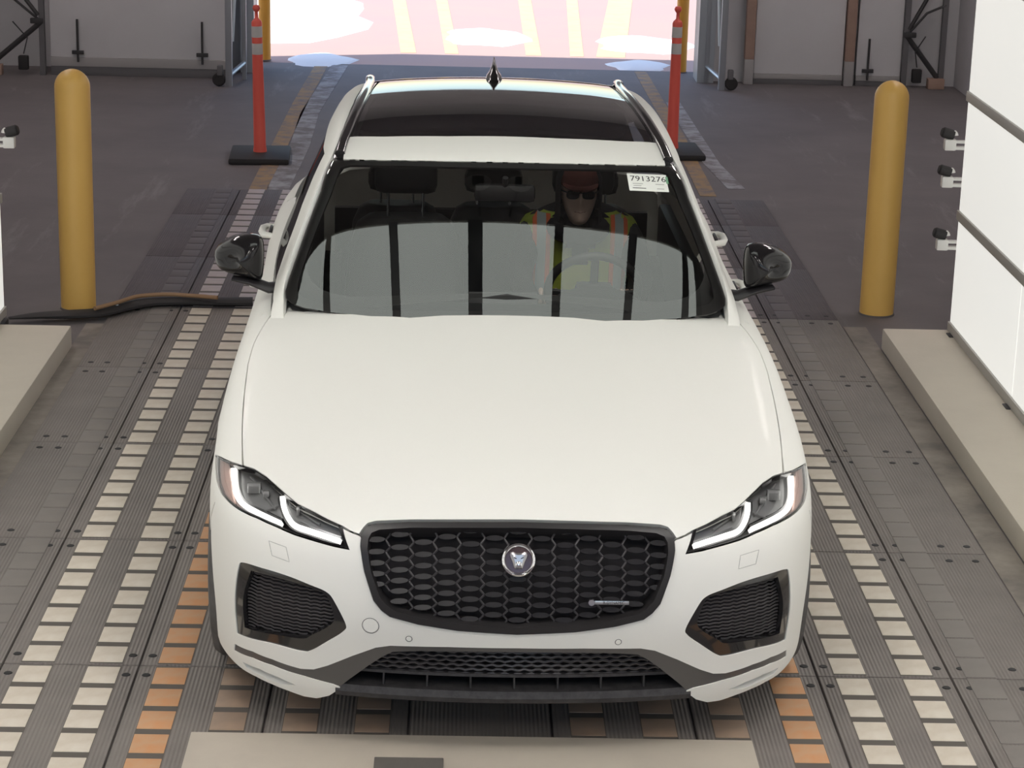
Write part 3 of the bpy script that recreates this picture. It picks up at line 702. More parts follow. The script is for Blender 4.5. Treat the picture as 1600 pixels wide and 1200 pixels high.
g0 = np.array([(gpos(i, j)[0], .3, gpos(i, j)[1]) for i, j in cand])
# straight look along y: find the surface depth of each cell
def depth_y(x, z, F):
    lo, hi = np.full(len(x), -.3), np.full(len(x), 1.2)
    for _ in range(30):
        m_ = .5*(lo+hi); ins = F(np.stack([x, m_, z], -1)) < 0; hi = np.where(ins, m_, hi); lo = np.where(ins, lo, m_)
    return .5*(lo+hi)
gy = depth_y(g0[:, 0], g0[:, 2], off_g); Pc = np.stack([g0[:, 0], gy, g0[:, 2]], -1)
abc = ab_front(Pc); ok_in = inpoly(abc, ring_o)
for (i, j), P, k in zip(cand, Pc, ok_in):
    if k: cells[(i, j)] = P
BADGE = trace([(806, 875)])[0]; BADGE[0] = 0.0
for (i, j), P in cells.items():
    if math.hypot(P[0]-BADGE[0], P[2]-BADGE[2]) > .058:
        o = link('grille_scale', scale_me, None, grille); o.location = tuple(P); o.rotation_euler = (math.radians(62), 0, -math.atan(.32*P[0]))
    for di, dj in ((1, 0), (1, -1)):
        q = (i+di, j+dj+(1 if (i % 2 and dj == -1 and False) else 0)) if i % 2 == 0 else (i+di, j+dj+1)
        if q in cells:
            Q = cells[q]; sx = .030
            lat.tube([(P[0]+sx, P[1]+.004, P[2]-.002), (Q[0]-sx, Q[1]+.004, Q[2]-.002)], .0035, 6, cap=False)
part('grille_lattice', lat.mesh('grille_lattice'), M_mesh, grille, kind='stuff')
# ---- badge
e = 1e-3
def normal(F, P): g = np.array([F(P+np.eye(3)[i]*e)-F(P-np.eye(3)[i]*e) for i in range(3)]); return g/np.linalg.norm(g)
nb = normal(body, BADGE); zb_ = Vector(nb); xb = Vector((1, 0, 0)); yb_ = zb_.cross(xb).normalized(); xb = yb_.cross(zb_)
MBD = Matrix.Translation(tuple(BADGE+nb*.004)) @ Matrix((xb, yb_, zb_)).transposed().to_4x4()
badge = empty('badge', (0, 0, 0)); badge.parent = car; badge.matrix_local = MBD; tag(badge, 'round chrome badge with a cat face relief')
MB().lathe([(.052, -.02), (.053, .0), (.052, .006), (.048, .009), (.043, .006), (.041, .001)], 40).build('ring', M_chrome, badge, smooth=40)
MB().lathe([(.042, .001), (.02, .002), (0, .002)], 32).build('disc', mat('dark_red_enamel', (.10, .06, .055), .2, .6, coat=.5), badge)
fb = MB()      # the face: broad brow with two ears, eyes, narrowing to the muzzle
face = [(-.018, .026), (-.026, .024), (-.029, .016), (-.026, .006), (-.020, -.006), (-.016, -.018), (-.012, -.028), (.012, -.028), (.016, -.018), (.020, -.006), (.026, .006), (.029, .016), (.026, .024), (.018, .026), (.010, .022), (-.010, .022)]
fb.rings([[(x, y, .002) for x, y in face], [(x*.93, y*.93, .007) for x, y in face], [(x*.6, y*.7, .011) for x, y in face]])
fb.build('face', M_satin, badge, smooth=25)
mz = MB(); mz.lathe([(.011, 0), (.010, .004), (.006, .007), (0, .008)], 16, Matrix.Translation((0, -.014, .009))); mz.build('muzzle', M_chrome, badge)
for s in (-1, 1):
    MB().box((s*.011, .006, .0105), (.010, .003, .003), .001, Matrix.Rotation(s*.4, 3, 'Z')).build('eye', M_pit, badge)
    MB().box((s*.004, -.017, .016), (.003, .002, .002), .0005).build('nostril', M_pit, badge)
# small badge low on the grille
pb = hit([(950, 941)], off(body, .0))[0][0]; Mb2 = Matrix.Translation(tuple(pb+np.array([0, -.004, 0]))) @ Matrix.Rotation(math.radians(90-6), 4, 'X')
sb = empty('small_badge'); sb.parent = car; sb.matrix_local = Mb2; tag(sb, 'small chrome lettered badge low on the grille')
MB().box((.012, 0, 0), (.108, .012, .004), .001).build('plaque', M_satin, sb); MB().lathe([(0, .004), (.010, .004), (.012, 0), (.012, -.004)], 18, Matrix.Translation((-.052, 0, 0))).build('disc', M_chrome, sb)
link('lettering', text_mesh('R-DYNAMIC', .0125, 'lettering', .0006), M_pit, sb, (.018, 0, .0025))
# ---- side intakes in the bumper
I_in = trace([(391, 892), (430, 903), (470, 915), (503, 927), (514, 942), (521, 968), (512, 980), (487, 993), (472, 999), (430, 993), (381, 981), (379, 935)])
Iin_ab = curve(ab_front(I_in), corners=(0, 10))
IG = []
for mir in (False, True):
    fr = part('intake_frame', patch(off(body, .006), D_front, I_ab, (Iin_ab,), .014, .05, mir), M_gblack); IG.append(fr)
    part('void', patch(off(body, .075), D_front, I_ab, (), .05, 0, mir), M_pit, fr)
    wv = MB(); s_ = -1 if mir else 1       # wavy mesh bars
    xs_, zs_ = np.meshgrid(np.arange(.50, .96, .011), np.arange(.30, .62, .0125))
    x_, z_ = xs_.ravel(), (zs_+.0022*np.sin(xs_*2*math.pi/.030)).ravel(); y_ = depth_y(x_, z_, off(body, .032)); P_ = np.stack([x_, y_, z_], -1); ins = inpoly(ab_front(P_), Iin_ab).reshape(xs_.shape); P_ = P_.reshape(*xs_.shape, 3)
    for r_ in range(len(P_)):
        run = []
        for c_ in range(P_.shape[1]+1):
            if c_ < P_.shape[1] and ins[r_, c_]: run.append((s_*P_[r_, c_, 0], P_[r_, c_, 1], P_[r_, c_, 2]))
            else:
                if len(run) > 1: wv.tube(run, .0033, 5, cap=False)
                run = []
    part('intake_mesh', wv.mesh('intake_mesh'), M_mesh, fr, kind='stuff')
# ---- lower grille: grey trim, mesh, recess and splitter lip
inner = trace([(531, 1073), (547, 1061), (575, 1041), (597, 1027), (613, 1019.5), (660, 1018), (740, 1019), (808, 1020)]); inner[-1, 0] = 0
Tr = np.vstack([S_t+np.array([0, 0, -.002]), ])
trim_loop = np.vstack([S_t[::-1], S_b, inner])
lower = part('lower_trim', patch(off(body, .004), D_front, ab_front(sym(trim_loop[0:])), (), .018, .03), M_grey)
lv = trace([(808, 1012), (640, 1012), (560, 1040), (520, 1072), (540, 1100), (808, 1108)]); lv[[0, -1], 0] = 0
part('void', patch(off(body, .13), D_front, ab_front(sym(lv)), (), .05, 0), M_pit, lower)
low_ab = ab_front(sym(np.vstack([inner[::-1], trace([(531, 1076), (620, 1074), (808, 1076)])])))
wv = MB(); xs_, zs_ = np.meshgrid(np.arange(-.62, .62, .0125), np.arange(.300, .42, .0165))
x_, z_ = xs_.ravel(), (zs_+.0035*np.sin(xs_*2*math.pi/.042+(np.arange(len(zs_))[:, None] % 2)*math.pi)).ravel(); y_ = depth_y(x_, z_, off(body, .045)); P_ = np.stack([x_, y_, z_], -1); ins = inpoly(ab_front(P_), low_ab).reshape(xs_.shape); P_ = P_.reshape(*xs_.shape, 3)
for r_ in range(len(P_)):
    run = []
    for c_ in range(P_.shape[1]+1):
        if c_ < P_.shape[1] and ins[r_, c_]: run.append(tuple(P_[r_, c_]))
        else:
            if len(run) > 1: wv.tube(run, .0048, 5, cap=False)
            run = []
part('lower_mesh', wv.mesh('lower_mesh'), M_mesh, lower, kind='stuff')
def sweep_x(x0, x1, sec, F, z, n=40):
    """sweep a (dy, dz) section across the nose at height z"""
    xs = np.linspace(x0, x1, n); ys = depth_y(xs, np.full(n, z), F); return [[(x, y+a, z+b) for a, b in sec] for x, y in zip(xs, ys)]
lip = MB(); lip.rings(sweep_x(-.575, .575, [(.006, -.028), (-.002, -.010), (.006, .012), (.04, .016), (.14, .012), (.14, -.034)], body, .235)); lip_o = part('splitter_lip', lip.mesh('splitter_lip', 40), M_tblack)
sh = MB(); sh.rings(sweep_x(-.58, .58, [(.035, -.004), (.035, .006), (.13, .012), (.13, -.004)], body, .296)); part('lower_shelf', sh.mesh('lower_shelf', 40), M_tblack)
for k in range(7):
    x = -.42+.14*k; y = float(depth_y(np.array([x]), np.array([.27]), body)[0]); part('lower_rib', MB().box((x, y+.075, .268), (.006, .08, .05), .002).mesh('lower_rib'), M_tblack)
# ---- parking sensors, tow cover, washer covers
def disc_on(px, r, name, m, groove=True):
    P = hit([px], body)[0][0]; nn = normal(body, P); Z = Vector(nn); X_ = Vector((1, 0, 0)); Y_ = Z.cross(X_).normalized(); X_ = Y_.cross(Z)
    M_ = Matrix.Translation(tuple(P)) @ Matrix((X_, Y_, Z)).transposed().to_4x4(); b = MB(); b.lathe([(0, .0016), (r*.9, .0014), (r, -.001)], 24, M_); o = b.build(name, m, bumper)
    b = MB(); b.lathe([(r, .0009), (r+.0018, .0009)], 24, M_); b.build(name+'_gap', M_sblack, bumper); return o
disc_on((579, 977.5), .026, 'tow_cover', M_paint); disc_on((639, 998), .0092, 'parking_sensor', M_paint); disc_on((966, 1003), .0092, 'parking_sensor', M_paint)
for q in (((420, 845), (447, 855), (452, 878), (425, 868)), ((1157, 868), (1186, 859), (1181, 881), (1154, 889))):
    P, _ = hit(curve(q, corners=(0, 1, 2, 3), sub=4), off(body, -.0006)); b = MB(); b.tube(P.tolist(), .0009, 5, closed=True); part('washer_cover_gap', b.mesh('washer_cover_gap'), M_seam, bumper)
# ---- headlights
lamp = np.vstack([T_lt, T_lb]); lamp_ab = ab_front(lamp)
strip_a = [(364.7, 731), (365.6, 755), (369.4, 772), (378.7, 786.5), (399, 799), (422, 810), (438, 817.5)]
strip_b = [(441, 775), (443.5, 792), (450, 808), (461, 821), (484, 829.5), (506, 837), (531, 845.5)]
def ribbon(px, wd0):
    c = curve(px, closed=False, sub=5); L = []; R_ = []
    for i, p in enumerate(c):
        t = c[min(i+1, len(c)-1)]-c[max(i-1, 0)]; t /= np.linalg.norm(t); nrm = np.array([-t[1], t[0]]); L.append(p+nrm*wd0); R_.append(p-nrm*wd0)
    return np.array(L+R_[::-1])
for mir in (False, True):
    h = part('headlight', patch(off(body, .050), D_front, lamp_ab, (), .03, 0, mir), M_hous)
    rim = (lamp_ab-lamp_ab.mean(0))*np.array([.965, .93])+lamp_ab.mean(0)
    part('bezel', patch(off(body, .004), D_front, lamp_ab, (rim,), .015, .018, mir), M_gblack, h)
    part('lens', patch(off(body, .002), D_front, lamp_ab, (), .025, 0, mir), M_lens, h)
    for st in (strip_a, strip_b):
        P = trace(ribbon(st, 4.1), off(body, .018)); part('daylight_strip', patch(off(body, .018), D_front, ab_front(P), (), .012, .02, mir), M_drl, h)
        P = trace(ribbon(st, 7.5), off(body, .024)); part('strip_bezel', patch(off(body, .024), D_front, ab_front(P), (), .012, .02, mir), M_satin, h)
    P = trace([(343, 717), (357, 724), (361, 755), (366, 786), (352, 772), (343, 745)], off(body, .012)); part('side_reflector', patch(off(body, .012), D_front, ab_front(P), (), .02, .01, mir), M_amber, h, 'pale amber reflector')
    for q, wd, hg in (((397, 762), .044, .034), ((416, 771), .020, .018), ((466, 798), .010, .030)):
        P = trace([q], off(body, .034))[0]; b = MB(); s_ = -1 if mir else 1
        b.box((s_*P[0], P[1], P[2]), (wd, .03, hg), .003, Matrix.Rotation(math.radians(-8), 3, 'X')); part('projector', b.mesh('projector'), M_proj, h)
        b = MB(); b.box((s_*P[0], P[1]-.016, P[2]-.001), (wd*.80, .004, hg*.74), .002); part('projector_glass', b.mesh('projector_glass'), M_hous, h)
    for px in (((392, 745), (430, 795)), ((410, 800), (440, 788)), ((470, 815), (520, 838)), ((455, 790), (500, 820))):
        P = trace(px, off(body, .040)); b = MB(); s_ = -1 if mir else 1
        b.tube([(s_*p[0], p[1], p[2]) for p in P], .004, 6); part('reflector_edge', b.mesh('reflector_edge'), M_hous, h)
# ---- windscreen and pillars
w_edge = [(790, 253), (700, 251), (600, 249.5), (540, 248), (522, 247.5), (516, 249.5), (500, 298), (480, 349), (462, 400), (449, 438), (444.5, 455), (446, 466), (456, 474.5), (475, 481), (520, 488.5), (580, 494.5), (640, 497), (690, 494), (740, 493.5), (790, 493.5)]
W = trace(w_edge, cabin); W[[0, -1], 0] = 0; W_ab = D_wind.ab(sym(W))
wc = W_ab.mean(0); W_in = D_wind.ab(sym(trace([(790, 262), (700, 260), (600, 258), (545, 257), (531, 261), (516, 302), (495, 352), (477, 402), (465, 438), (463, 455), (472, 464), (490, 470), (525, 477), (580, 483), (640, 486), (690, 486), (740, 486), (790, 486)], cabin)))
wind = part('windscreen', patch(off(cabin, .003), D_wind, W_ab, (), .03, .0), M_wind)
part('black_border', patch(off(cabin, .007), D_wind, W_ab, (W_in,), .025, .010), M_frit, wind)
# pillars and cant rails: between windscreen / roof channel and the side glass
w_side = trace([(518, 245), (513, 254), (501.5, 281), (486, 320), (473, 350), (458, 390), (448, 428), (443, 452), (443, 468), (446, 504)], cabin)
yy = np.array([2.35, 2.6, 2.9, 3.2, 3.5, 3.8, 4.05, 4.25])
def on_roof(x, y): return np.array([(a, b, float(roof_z(b))-.075*a*a) for a, b in zip(x, y)])
xg = np.interp(yy, [2.2, 2.8, 3.6, 4.3], [.668, .662, .640, .600])
gut_px = trace([(520.5, 240), (529, 220), (536.5, 200), (544.5, 180), (552, 162), (561, 144)], cabin); yk = yy[yy > gut_px[-1, 1]+.15]; gut = np.vstack([gut_px, on_roof(np.interp(yk, [3.2, 3.7, 4.3], [gut_px[-1, 0], .625, .585]), yk)])
glass_top = np.array([(.78, y, z) for y, z in ((4.30, 1.42), (4.0, 1.48), (3.7, 1.515), (3.4, 1.53), (3.0, 1.538), (2.75, 1.535))])
pil_out = trace([(507, 240), (497, 260), (488, 280), (472, 320), (461.5, 350), (446.5, 390), (433, 430), (429, 448), (427, 470), (425, 504)], cabin)
pillar = np.vstack([w_side[::-1], gut, glass_top, pil_out])
pab = D_cab.ab(pillar)
pil = both('pillar_and_rail', cabin, D_cab, pab, (), .03, .03, M_paint)
# side glass band
belt = np.array([(.9, y, 1.06) for y in (1.78, 2.2, 2.6, 3.0, 3.4, 3.8, 4.2)])
gtop = np.vstack([glass_top[::-1]])
sg = np.vstack([belt[::-1], np.array([(.88, 1.80, 1.10)]), pil_out[::-1][2:], glass_top[::-1]])
both('side_window', off(cabin, .010), D_cab, D_cab.ab(np.vstack([pil_out[::-1], glass_top[::-1], np.array([(.85, 4.32, 1.30), (.90, 4.15, 1.05)]), belt[::-1]])), (), .05, 0, M_side)
# ---- roof
rf = trace([(785, 253), (740, 252.3), (700, 251.6), (650, 250.8), (600, 250), (565, 249.3), (536.5, 248.6)], cabin); rr = trace([(545, 214), (600, 213.5), (700, 213), (785, 213)], cabin); rf[0, 0] = 0; rr[-1, 0] = 0
part('roof_header', patch(cabin, D_roof, D_roof.ab(sym(np.vstack([rf, rr]))), (), .03, .02), M_paint)
xr = rr[0, 0]; yr = rr[0, 1]
def roof_rect(y0, y1, x0, x1): ys = np.linspace(y0, y1, 8); return sym(np.vstack([[(0, y0, 0)], on_roof(np.interp(ys, [y0, y1], [x0, x1]), ys), [(0, y1, 0)]]) + 0)
def roof_panel(name, y0, y1, x0, x1, m, F, fl_=.015):
    ys = np.linspace(y0, y1, 8); P = on_roof(np.interp(ys, [y0, y1], [x0, x1]), ys); c0, c1 = on_roof([0], [y0]), on_roof([0], [y1])
    return part(name, patch(F, D_roof, D_roof.ab(sym(np.vstack([c0, P, c1]))), (), .05, fl_), m)
gf = rr[::-1].copy(); gf[:, 1] += .010; ysg = np.linspace(2.75, 3.38, 5); gp = np.vstack([gf, on_roof(np.interp(ysg, [2.5, 3.38], [xr, .575]), ysg), on_roof([0], [3.38])]); gf[:, 0] -= .003
pano = part('panoramic_glass', patch(cabin, D_roof, D_roof.ab(sym(gp)), (), .05, .0), M_roofg)
roof_panel('rear_roof_glass', 3.395, 4.02, .575, .540, mat('black_rear_roof', (.012, .011, .012), .05), off(cabin, .003))
roof_panel('roof_end', 4.03, 4.42, .600, .56, M_gblack, cabin)
ch = [np.vstack([on_roof(np.interp(yy, [2.2, 4.3], [xr, .535])-.005, yy)[::-1], gut])]
chan = both('roof_channel', off(cabin, .004), D_roof, D_roof.ab(np.vstack([trace([(546, 214), (536, 247), (520, 246.5)], cabin), gut, on_roof(np.interp(yy[1:], [2.5, 3.4, 4.25], [xr, .575, .545])+.002, yy[1:])[::-1]])), (), .03, .02, M_gblack)
rp = trace([(531, 240), (537, 220), (545, 200), (553.5, 180), (562, 162), (571, 144), (578, 130)], off(cabin, -.006)); yk = np.array([3.95, 4.06, 4.13])
rp = np.vstack([rp, on_roof(np.interp(yk, [3.8, 4.13], [rp[-1, 0], .588]), yk)+np.array([0, 0, .008])]); rp[-1, 2] -= .02; rp = curve(rp, closed=False, sub=4)
for s in (1, -1):
    b = MB(); b.tube([(s*p[0], p[1], p[2]) for p in rp], .021, 12, flat=.75); part('roof_rail', b.mesh('roof_rail', 60), M_gblack)
fin = MB()      # shark-fin antenna
fz = float(roof_z(3.93)); xo = -.005; rg = []
for h, y0, y1, wd in ((-.01, -.11, .10, .040), (.012, -.085, .095, .034), (.03, -.045, .085, .020), (.055, .0, .078, .010), (.078, .035, .070, .005), (.09, .05, .066, .002)):
    rg.append([(xo+wd*math.sin(a)*(1 if abs(math.cos(a)) < .99 else 1), 3.93+(y0+y1)/2-(y1-y0)/2*math.cos(a), fz+h) for a in [2*math.pi*k/14 for k in range(14)]])
fin.rings(rg); part('antenna_fin', fin.mesh('antenna_fin', 50), M_gblack)
# ---- doors, quarter panels, sills
def door(y0, y1, y0t, y1t, name, extra=None):
    P = [(.90, y0t, 1.08), (.95, y0t-.01, 1.03), (.99, (y0+y0t)/2, .92), (1.0, y0, .70), (1.0, y0, .34), (1.0, y1, .34), (1.0, y1, .70), (.99, (y1+y1t)/2, .92), (.95, y1t, 1.03), (.90, y1t, 1.09)]
    return both(name, body, D_side, D_side.ab(np.array(P)), (), .04, .03, M_paint)
fd = door(1.535, 2.80, 1.71, 2.83, 'front_door'); rd = door(2.81, 3.43, 2.84, 3.72, 'rear_door')
q_ = np.vstack([np.array([(.90, 3.73, 1.08), (.95, 3.73, 1.03), (.99, 3.60, .92), (1.0, 3.45, .75)]), np.array(arch(YR, ZW, RW, 2.55, -.1, 20)), np.array([(.98, 4.50, .40), (.97, 4.52, .8), (.92, 4.50, 1.0), (.86, 4.45, 1.09)])])
both('rear_quarter', body, D_side, D_side.ab(q_), (), .04, .03, M_paint)
for s in (1, -1):
    part('sill', MB().span((s*.86, 1.42, .20), (s*1.0, 3.36, .345), .02).mesh('sill'), M_tblack)
    for y, z, dr in ((2.70, .955, fd), (3.52, .985, rd)):
        xs_ = float(half_w(y))-.075*((z-.7)/.45)**2-.012; b = MB()
        b.tube([(s*(xs_-.02), y-.10, z), (s*(xs_+.022), y-.085, z+.002), (s*(xs_+.034), y-.03, z+.004), (s*(xs_+.034), y+.05, z+.004), (s*(xs_+.02), y+.09, z+.002), (s*(xs_-.02), y+.10, z)], [.013, .016, .017, .017, .016, .013], 8)
        part('door_handle', b.mesh('door_handle', 50), M_paint, dr[0 if s > 0 else 1])
        part('handle_cup', MB().box((s*(xs_-.004), y, z-.004), (.012, .13, .04), .005).mesh('handle_cup'), M_sblack, dr[0 if s > 0 else 1])
# ---- rear end
def loop_r(pts): return D_rear.ab(sym(np.array(pts, float)))
part('tailgate', patch(body, D_rear, loop_r([(0, 4.6, 1.12), (.70, 4.5, 1.10), (.90, 4.45, .95), (.95, 4.45, .70), (.94, 4.5, .42), (.5, 4.62, .30), (0, 4.65, .30)]), (), .06, .02), M_paint)
part('rear_window', patch(cabin, D_rear, loop_r([(0, 4.30, 1.56), (.45, 4.28, 1.53), (.60, 4.28, 1.45), (.72, 4.45, 1.12), (0, 4.55, 1.10)]), (), .06, .01), M_side)
# ---- door mirrors
mir_px = [(333.2, 402), (335, 394), (343, 385), (360, 374.5), (378, 369.5), (395, 368.8), (406, 371.5), (411, 380), (412.3, 400), (411, 424), (408.5, 435), (398, 434.5), (375, 431), (352, 427), (340, 421), (335, 412)]
MY = 1.80; M_mcap = mat('black_mirror_cap', (.012, .011, .012), .10, spec=.4)
mw = np.array([w2c(at(px, py, Y=MY)) for px, py in curve(mir_px, sub=3)]); mw[:, 0] *= -1; mc = mw.mean(0)
for s in (1, -1):
    t = empty('door_mirror', (0, 0, 0)); t.parent = car; tag(t, 'gloss black door mirror on the '+('right' if s > 0 else 'left'))
    def ringm(k, dy, dz=0): return [(s*(mc[0]+(p[0]-mc[0])*k), mc[1]+dy+.30*(p[0]-mc[0]), mc[2]+(p[2]-mc[2])*k+dz) for p in mw]
    b = MB(); b.rings([ringm(k, d) for k, d in ((.10, -.062), (.40, -.058), (.66, -.047), (.84, -.030), (.94, -.012), (.985, .008), (1.0, .030), (.995, .055), (.95, .085), (.90, .092))]); b.build('cap', M_mcap, t, smooth=60)
    b = MB(); b.rings([ringm(.86, .0925), ringm(.80, .094)]); b.build('mirror_glass', M_chrome, t)
    a0 = w2c(at(392, 434, Y=MY)); a1 = w2c(at(424, 447, Y=MY+.02))
    b = MB(); b.tube([(s*(abs(a0[0])+.07), mc[1]+.01, a0[2]-.004), (s*abs(a0[0]), mc[1], a0[2]-.012), (s*(abs(a1[0])+.01), mc[1]+.0, a1[2]-.002), (s*(abs(a1[0])-.06), mc[1]+.02, a1[2]-.002)], [.03, .045, .052, .055], 12, flat=.34); b.build('arm', M_sblack, t, smooth=60)
# ---- underbody and inner shells that close the body
ub = MB(); ub.span((-.80, .55, .20), (.80, 4.3, .26)); part('underbody', ub.mesh('underbody', None), M_tblack)
eb = MB(); eb.span((-.62, .28, .26), (.62, 1.40, .78)); part('dark_block', eb.mesh('dark_block', None), M_pit)  # black block added to keep the space behind the grille dark
fw_ = MB(); fw_.span((-.88, 1.50, .26), (.88, 1.56, .98)); part('firewall', fw_.mesh('firewall', None), M_pit)
# ---- wheels
wheel0 = None
tp = [(.250, -.105), (.285, -.118), (.335, -.125), (.368, -.118), (.385, -.095), (.388, -.06), (.388, -.052), (.380, -.050), (.380, -.042), (.389, -.040), (.389, -.004), (.380, -.003), (.380, .005), (.389, .006), (.389, .040), (.380, .042), (.380, .050), (.388, .052), (.388, .06), (.385, .095), (.368, .118), (.335, .125), (.285, .118), (.250, .105)]
for yw in (YW, YR):
    for s in (1, -1):
        if wheel0 is None:
            wheel0 = empty('wheel'); wheel0.parent = car; wt = wheel0
            ty = MB(); ty.lathe(tp, 48); ty.build('tyre', M_tyre, wt, smooth=30)
            rb = MB(); rb.lathe([(.25, -.105), (.24, -.09), (.235, 0), (.235, .09), (.25, .105), (.262, .112)], 40); rb.build('rim_barrel', M_rim, wt, smooth=40)
            for k in range(10):
                a = 2*math.pi*k/10; sp = MB(); sp.tube([(.05*math.cos(a), .05*math.sin(a), .075), (.15*math.cos(a+.05), .15*math.sin(a+.05), .085), (.245*math.cos(a), .245*math.sin(a), .095)], [.022, .018, .020], 8, flat=.7); sp.build('spoke', M_rim, wt)
            MB().lathe([(0, .095), (.05, .09), (.065, .075), (.065, .04)], 20).build('hub', M_rim, wt); MB().lathe([(0, .0), (.17, .0), (.17, .02), (0, .02)], 24).build('brake_disc', M_satin, wt)
        else: wt = copy_tree(wheel0, car)
        wt.location = (s*.905, yw, .408); wt.rotation_euler = (0, s*math.pi/2, 0)
        ln = MB(); an = np.linspace(-.25, math.pi+.25, 18); ln.rings([[(s*x, yw+.432*math.cos(a), .385+.432*math.sin(a)) for x in (.985, .72)]+[(s*x, yw+.420*math.cos(a), .385+.420*math.sin(a)) for x in (.72, .985)] for a in an]); part('arch_liner', ln.mesh('arch_liner'), M_tblack)
# ================================================================ CABIN INTERIOR
M_dash = mat('dark_dash', (.035, .034, .036), .6); M_seat = mat('black_leather', (.024, .022, .023), .5)
M_trim = mat('charcoal_trim', (.030, .029, .030), .6); M_head = mat('headliner', (.03, .029, .03), .8)
db = MB(); sec = [(1.66, .60), (1.60, .95), (1.66, 1.045), (1.80, 1.062), (1.95, 1.055), (2.06, 1.03), (2.12, .98), (2.10, .88), (2.05, .60)]
db.rings([[(x, y-.10*(abs(x)/.8)**2*0+(.10*(abs(x)/.85)**2), z-.02*(abs(x)/.85)**4) for y, z in sec] for x in np.linspace(-.84, .84, 25)]); dash = part('dashboard', db.mesh('dashboard', 40), M_dash)
bn = MB(); bn.rings([[(.37+.19*math.cos(a)*k, y, 1.02+.085*math.sin(a)*k) for a in np.linspace(0, math.pi, 14)] for y, k in ((1.84, .75), (1.92, .95), (2.03, 1.0), (2.08, .96))]); part('instrument_cowl', bn.mesh('instrument_cowl', 50), M_dash, dash)
for x in (-.62, -.12, .12, .74): part('air_vent', MB().box((x, 2.118, .965), (.13, .012, .045), .006).mesh('air_vent'), M_sblack, dash)
part('centre_screen', MB().box((0, 2.10, 1.0), (.28, .02, .13), .008, Matrix.Rotation(-.25, 3, 'X')).mesh('centre_screen'), M_sblack, dash)
# steering wheel
SW = Matrix.Translation((.365, 2.20, 1.055)) @ Matrix.Rotation(math.radians(-62), 4, 'X')
sw = empty('steering_wheel'); sw.parent = car; sw.matrix_local = SW; RS = .182
MB().tube([(RS*math.cos(a), RS*math.sin(a), 0) for a in np.linspace(0, 2*math.pi, 40, endpoint=False)], .0175, 10, closed=True, up=(0, 0, 1)).build('rim', M_seat, sw, smooth=60)
hb = MB(); hb.box((0, -.005, -.03), (.15, .11, .05), .02); hb.build('hub', M_dash, sw)
for a in (0.05, math.pi-.05, -math.pi/2): MB().tube([(.05*math.cos(a), .05*math.sin(a), -.02), (RS*math.cos(a), RS*math.sin(a), 0)], .016, 8, flat=.6).build('spoke', M_trim, sw)
MB().tube([(0, 0, -.04), (0, 0, -.26)], .04, 12).build('column', M_dash, sw)
def seat(x, y, w, hr, posts=True, rear=False):
    t = empty('rear_seat' if rear else 'front_seat', (x, y, 0)); t.parent = car
    MB().box((0, -.18, .53), (w, .54, .18), .05, None).build('cushion', M_seat, t)
    b = MB(); b.rings([[(w/2*k*math.copysign(abs(math.cos(a))**.5, math.cos(a)), .10+dy+.075*math.copysign(abs(math.sin(a))**.6, math.sin(a)), z) for a in np.linspace(0, 2*math.pi, 20, endpoint=False)] for z, k, dy in (((.52, .9, -.02), (.60, 1.0, .0), (.85, 1.0, .06), (1.06, .93, .11), (1.16, .80, .13), (1.19, .62, .135)) if not rear else ((.52, .9, -.02), (.60, 1.0, .0), (.85, 1.0, .06), (1.0, .93, .11), (1.06, .80, .13), (1.08, .62, .135)))]); b.build('backrest', M_seat, t, smooth=60)
    if hr:
        h = MB(); h.box((0, .265, 1.355 if not rear else 1.19), (.27, .085, .15 if not rear else .12), .04); h.build('headrest', M_seat, t, smooth=60)
        for s in (-1, 1): MB().tube([(s*.075, .225, 1.08 if rear else 1.16), (s*.075, .262, 1.22 if rear else 1.34)], .007, 8).build('headrest_post', M_chrome, t)
    return t
seat(-.40, 2.72, .52, True); seat(.37, 2.78, .52, True)
for x in (-.45, 0.0, .45): seat(x, 3.52, .44, True, rear=True)
part('centre_console', MB().span((-.11, 2.05, .40), (.11, 3.0, .74), .03).mesh('centre_console'), M_dash)
part('cabin_floor', MB().span((-.80, 1.6, .28), (.80, 4.2, .34)).mesh('cabin_floor', None), M_trim)
roof_panel('headliner', 3.30, 4.1, .60, .52, M_head, off(cabin, .045), 0)
roof_panel('front_headliner', 2.27, 2.52, .60, .60, M_head, off(cabin, .045), 0)
part('rear_bulkhead', MB().span((-.75, 4.0, .34), (.75, 4.05, 1.0)).mesh('rear_bulkhead', None), M_trim)
for s in (1, -1): part('door_trim', MB().span((s*.80, 1.7, .34), (s*.86, 4.0, 1.05), .02).mesh('door_trim'), M_trim)
both('pillar_trim', off(cabin, .05), D_cab, pab, (), .05, 0, M_trim)
rm = MB(); rm.box((0, 2.16, 1.455), (.24, .03, .07), .02); rm.tube([(0, 2.17, 1.46), (0, 2.14, 1.52)], .012, 8); part('rear_view_mirror', rm.mesh('rear_view_mirror'), M_sblack)
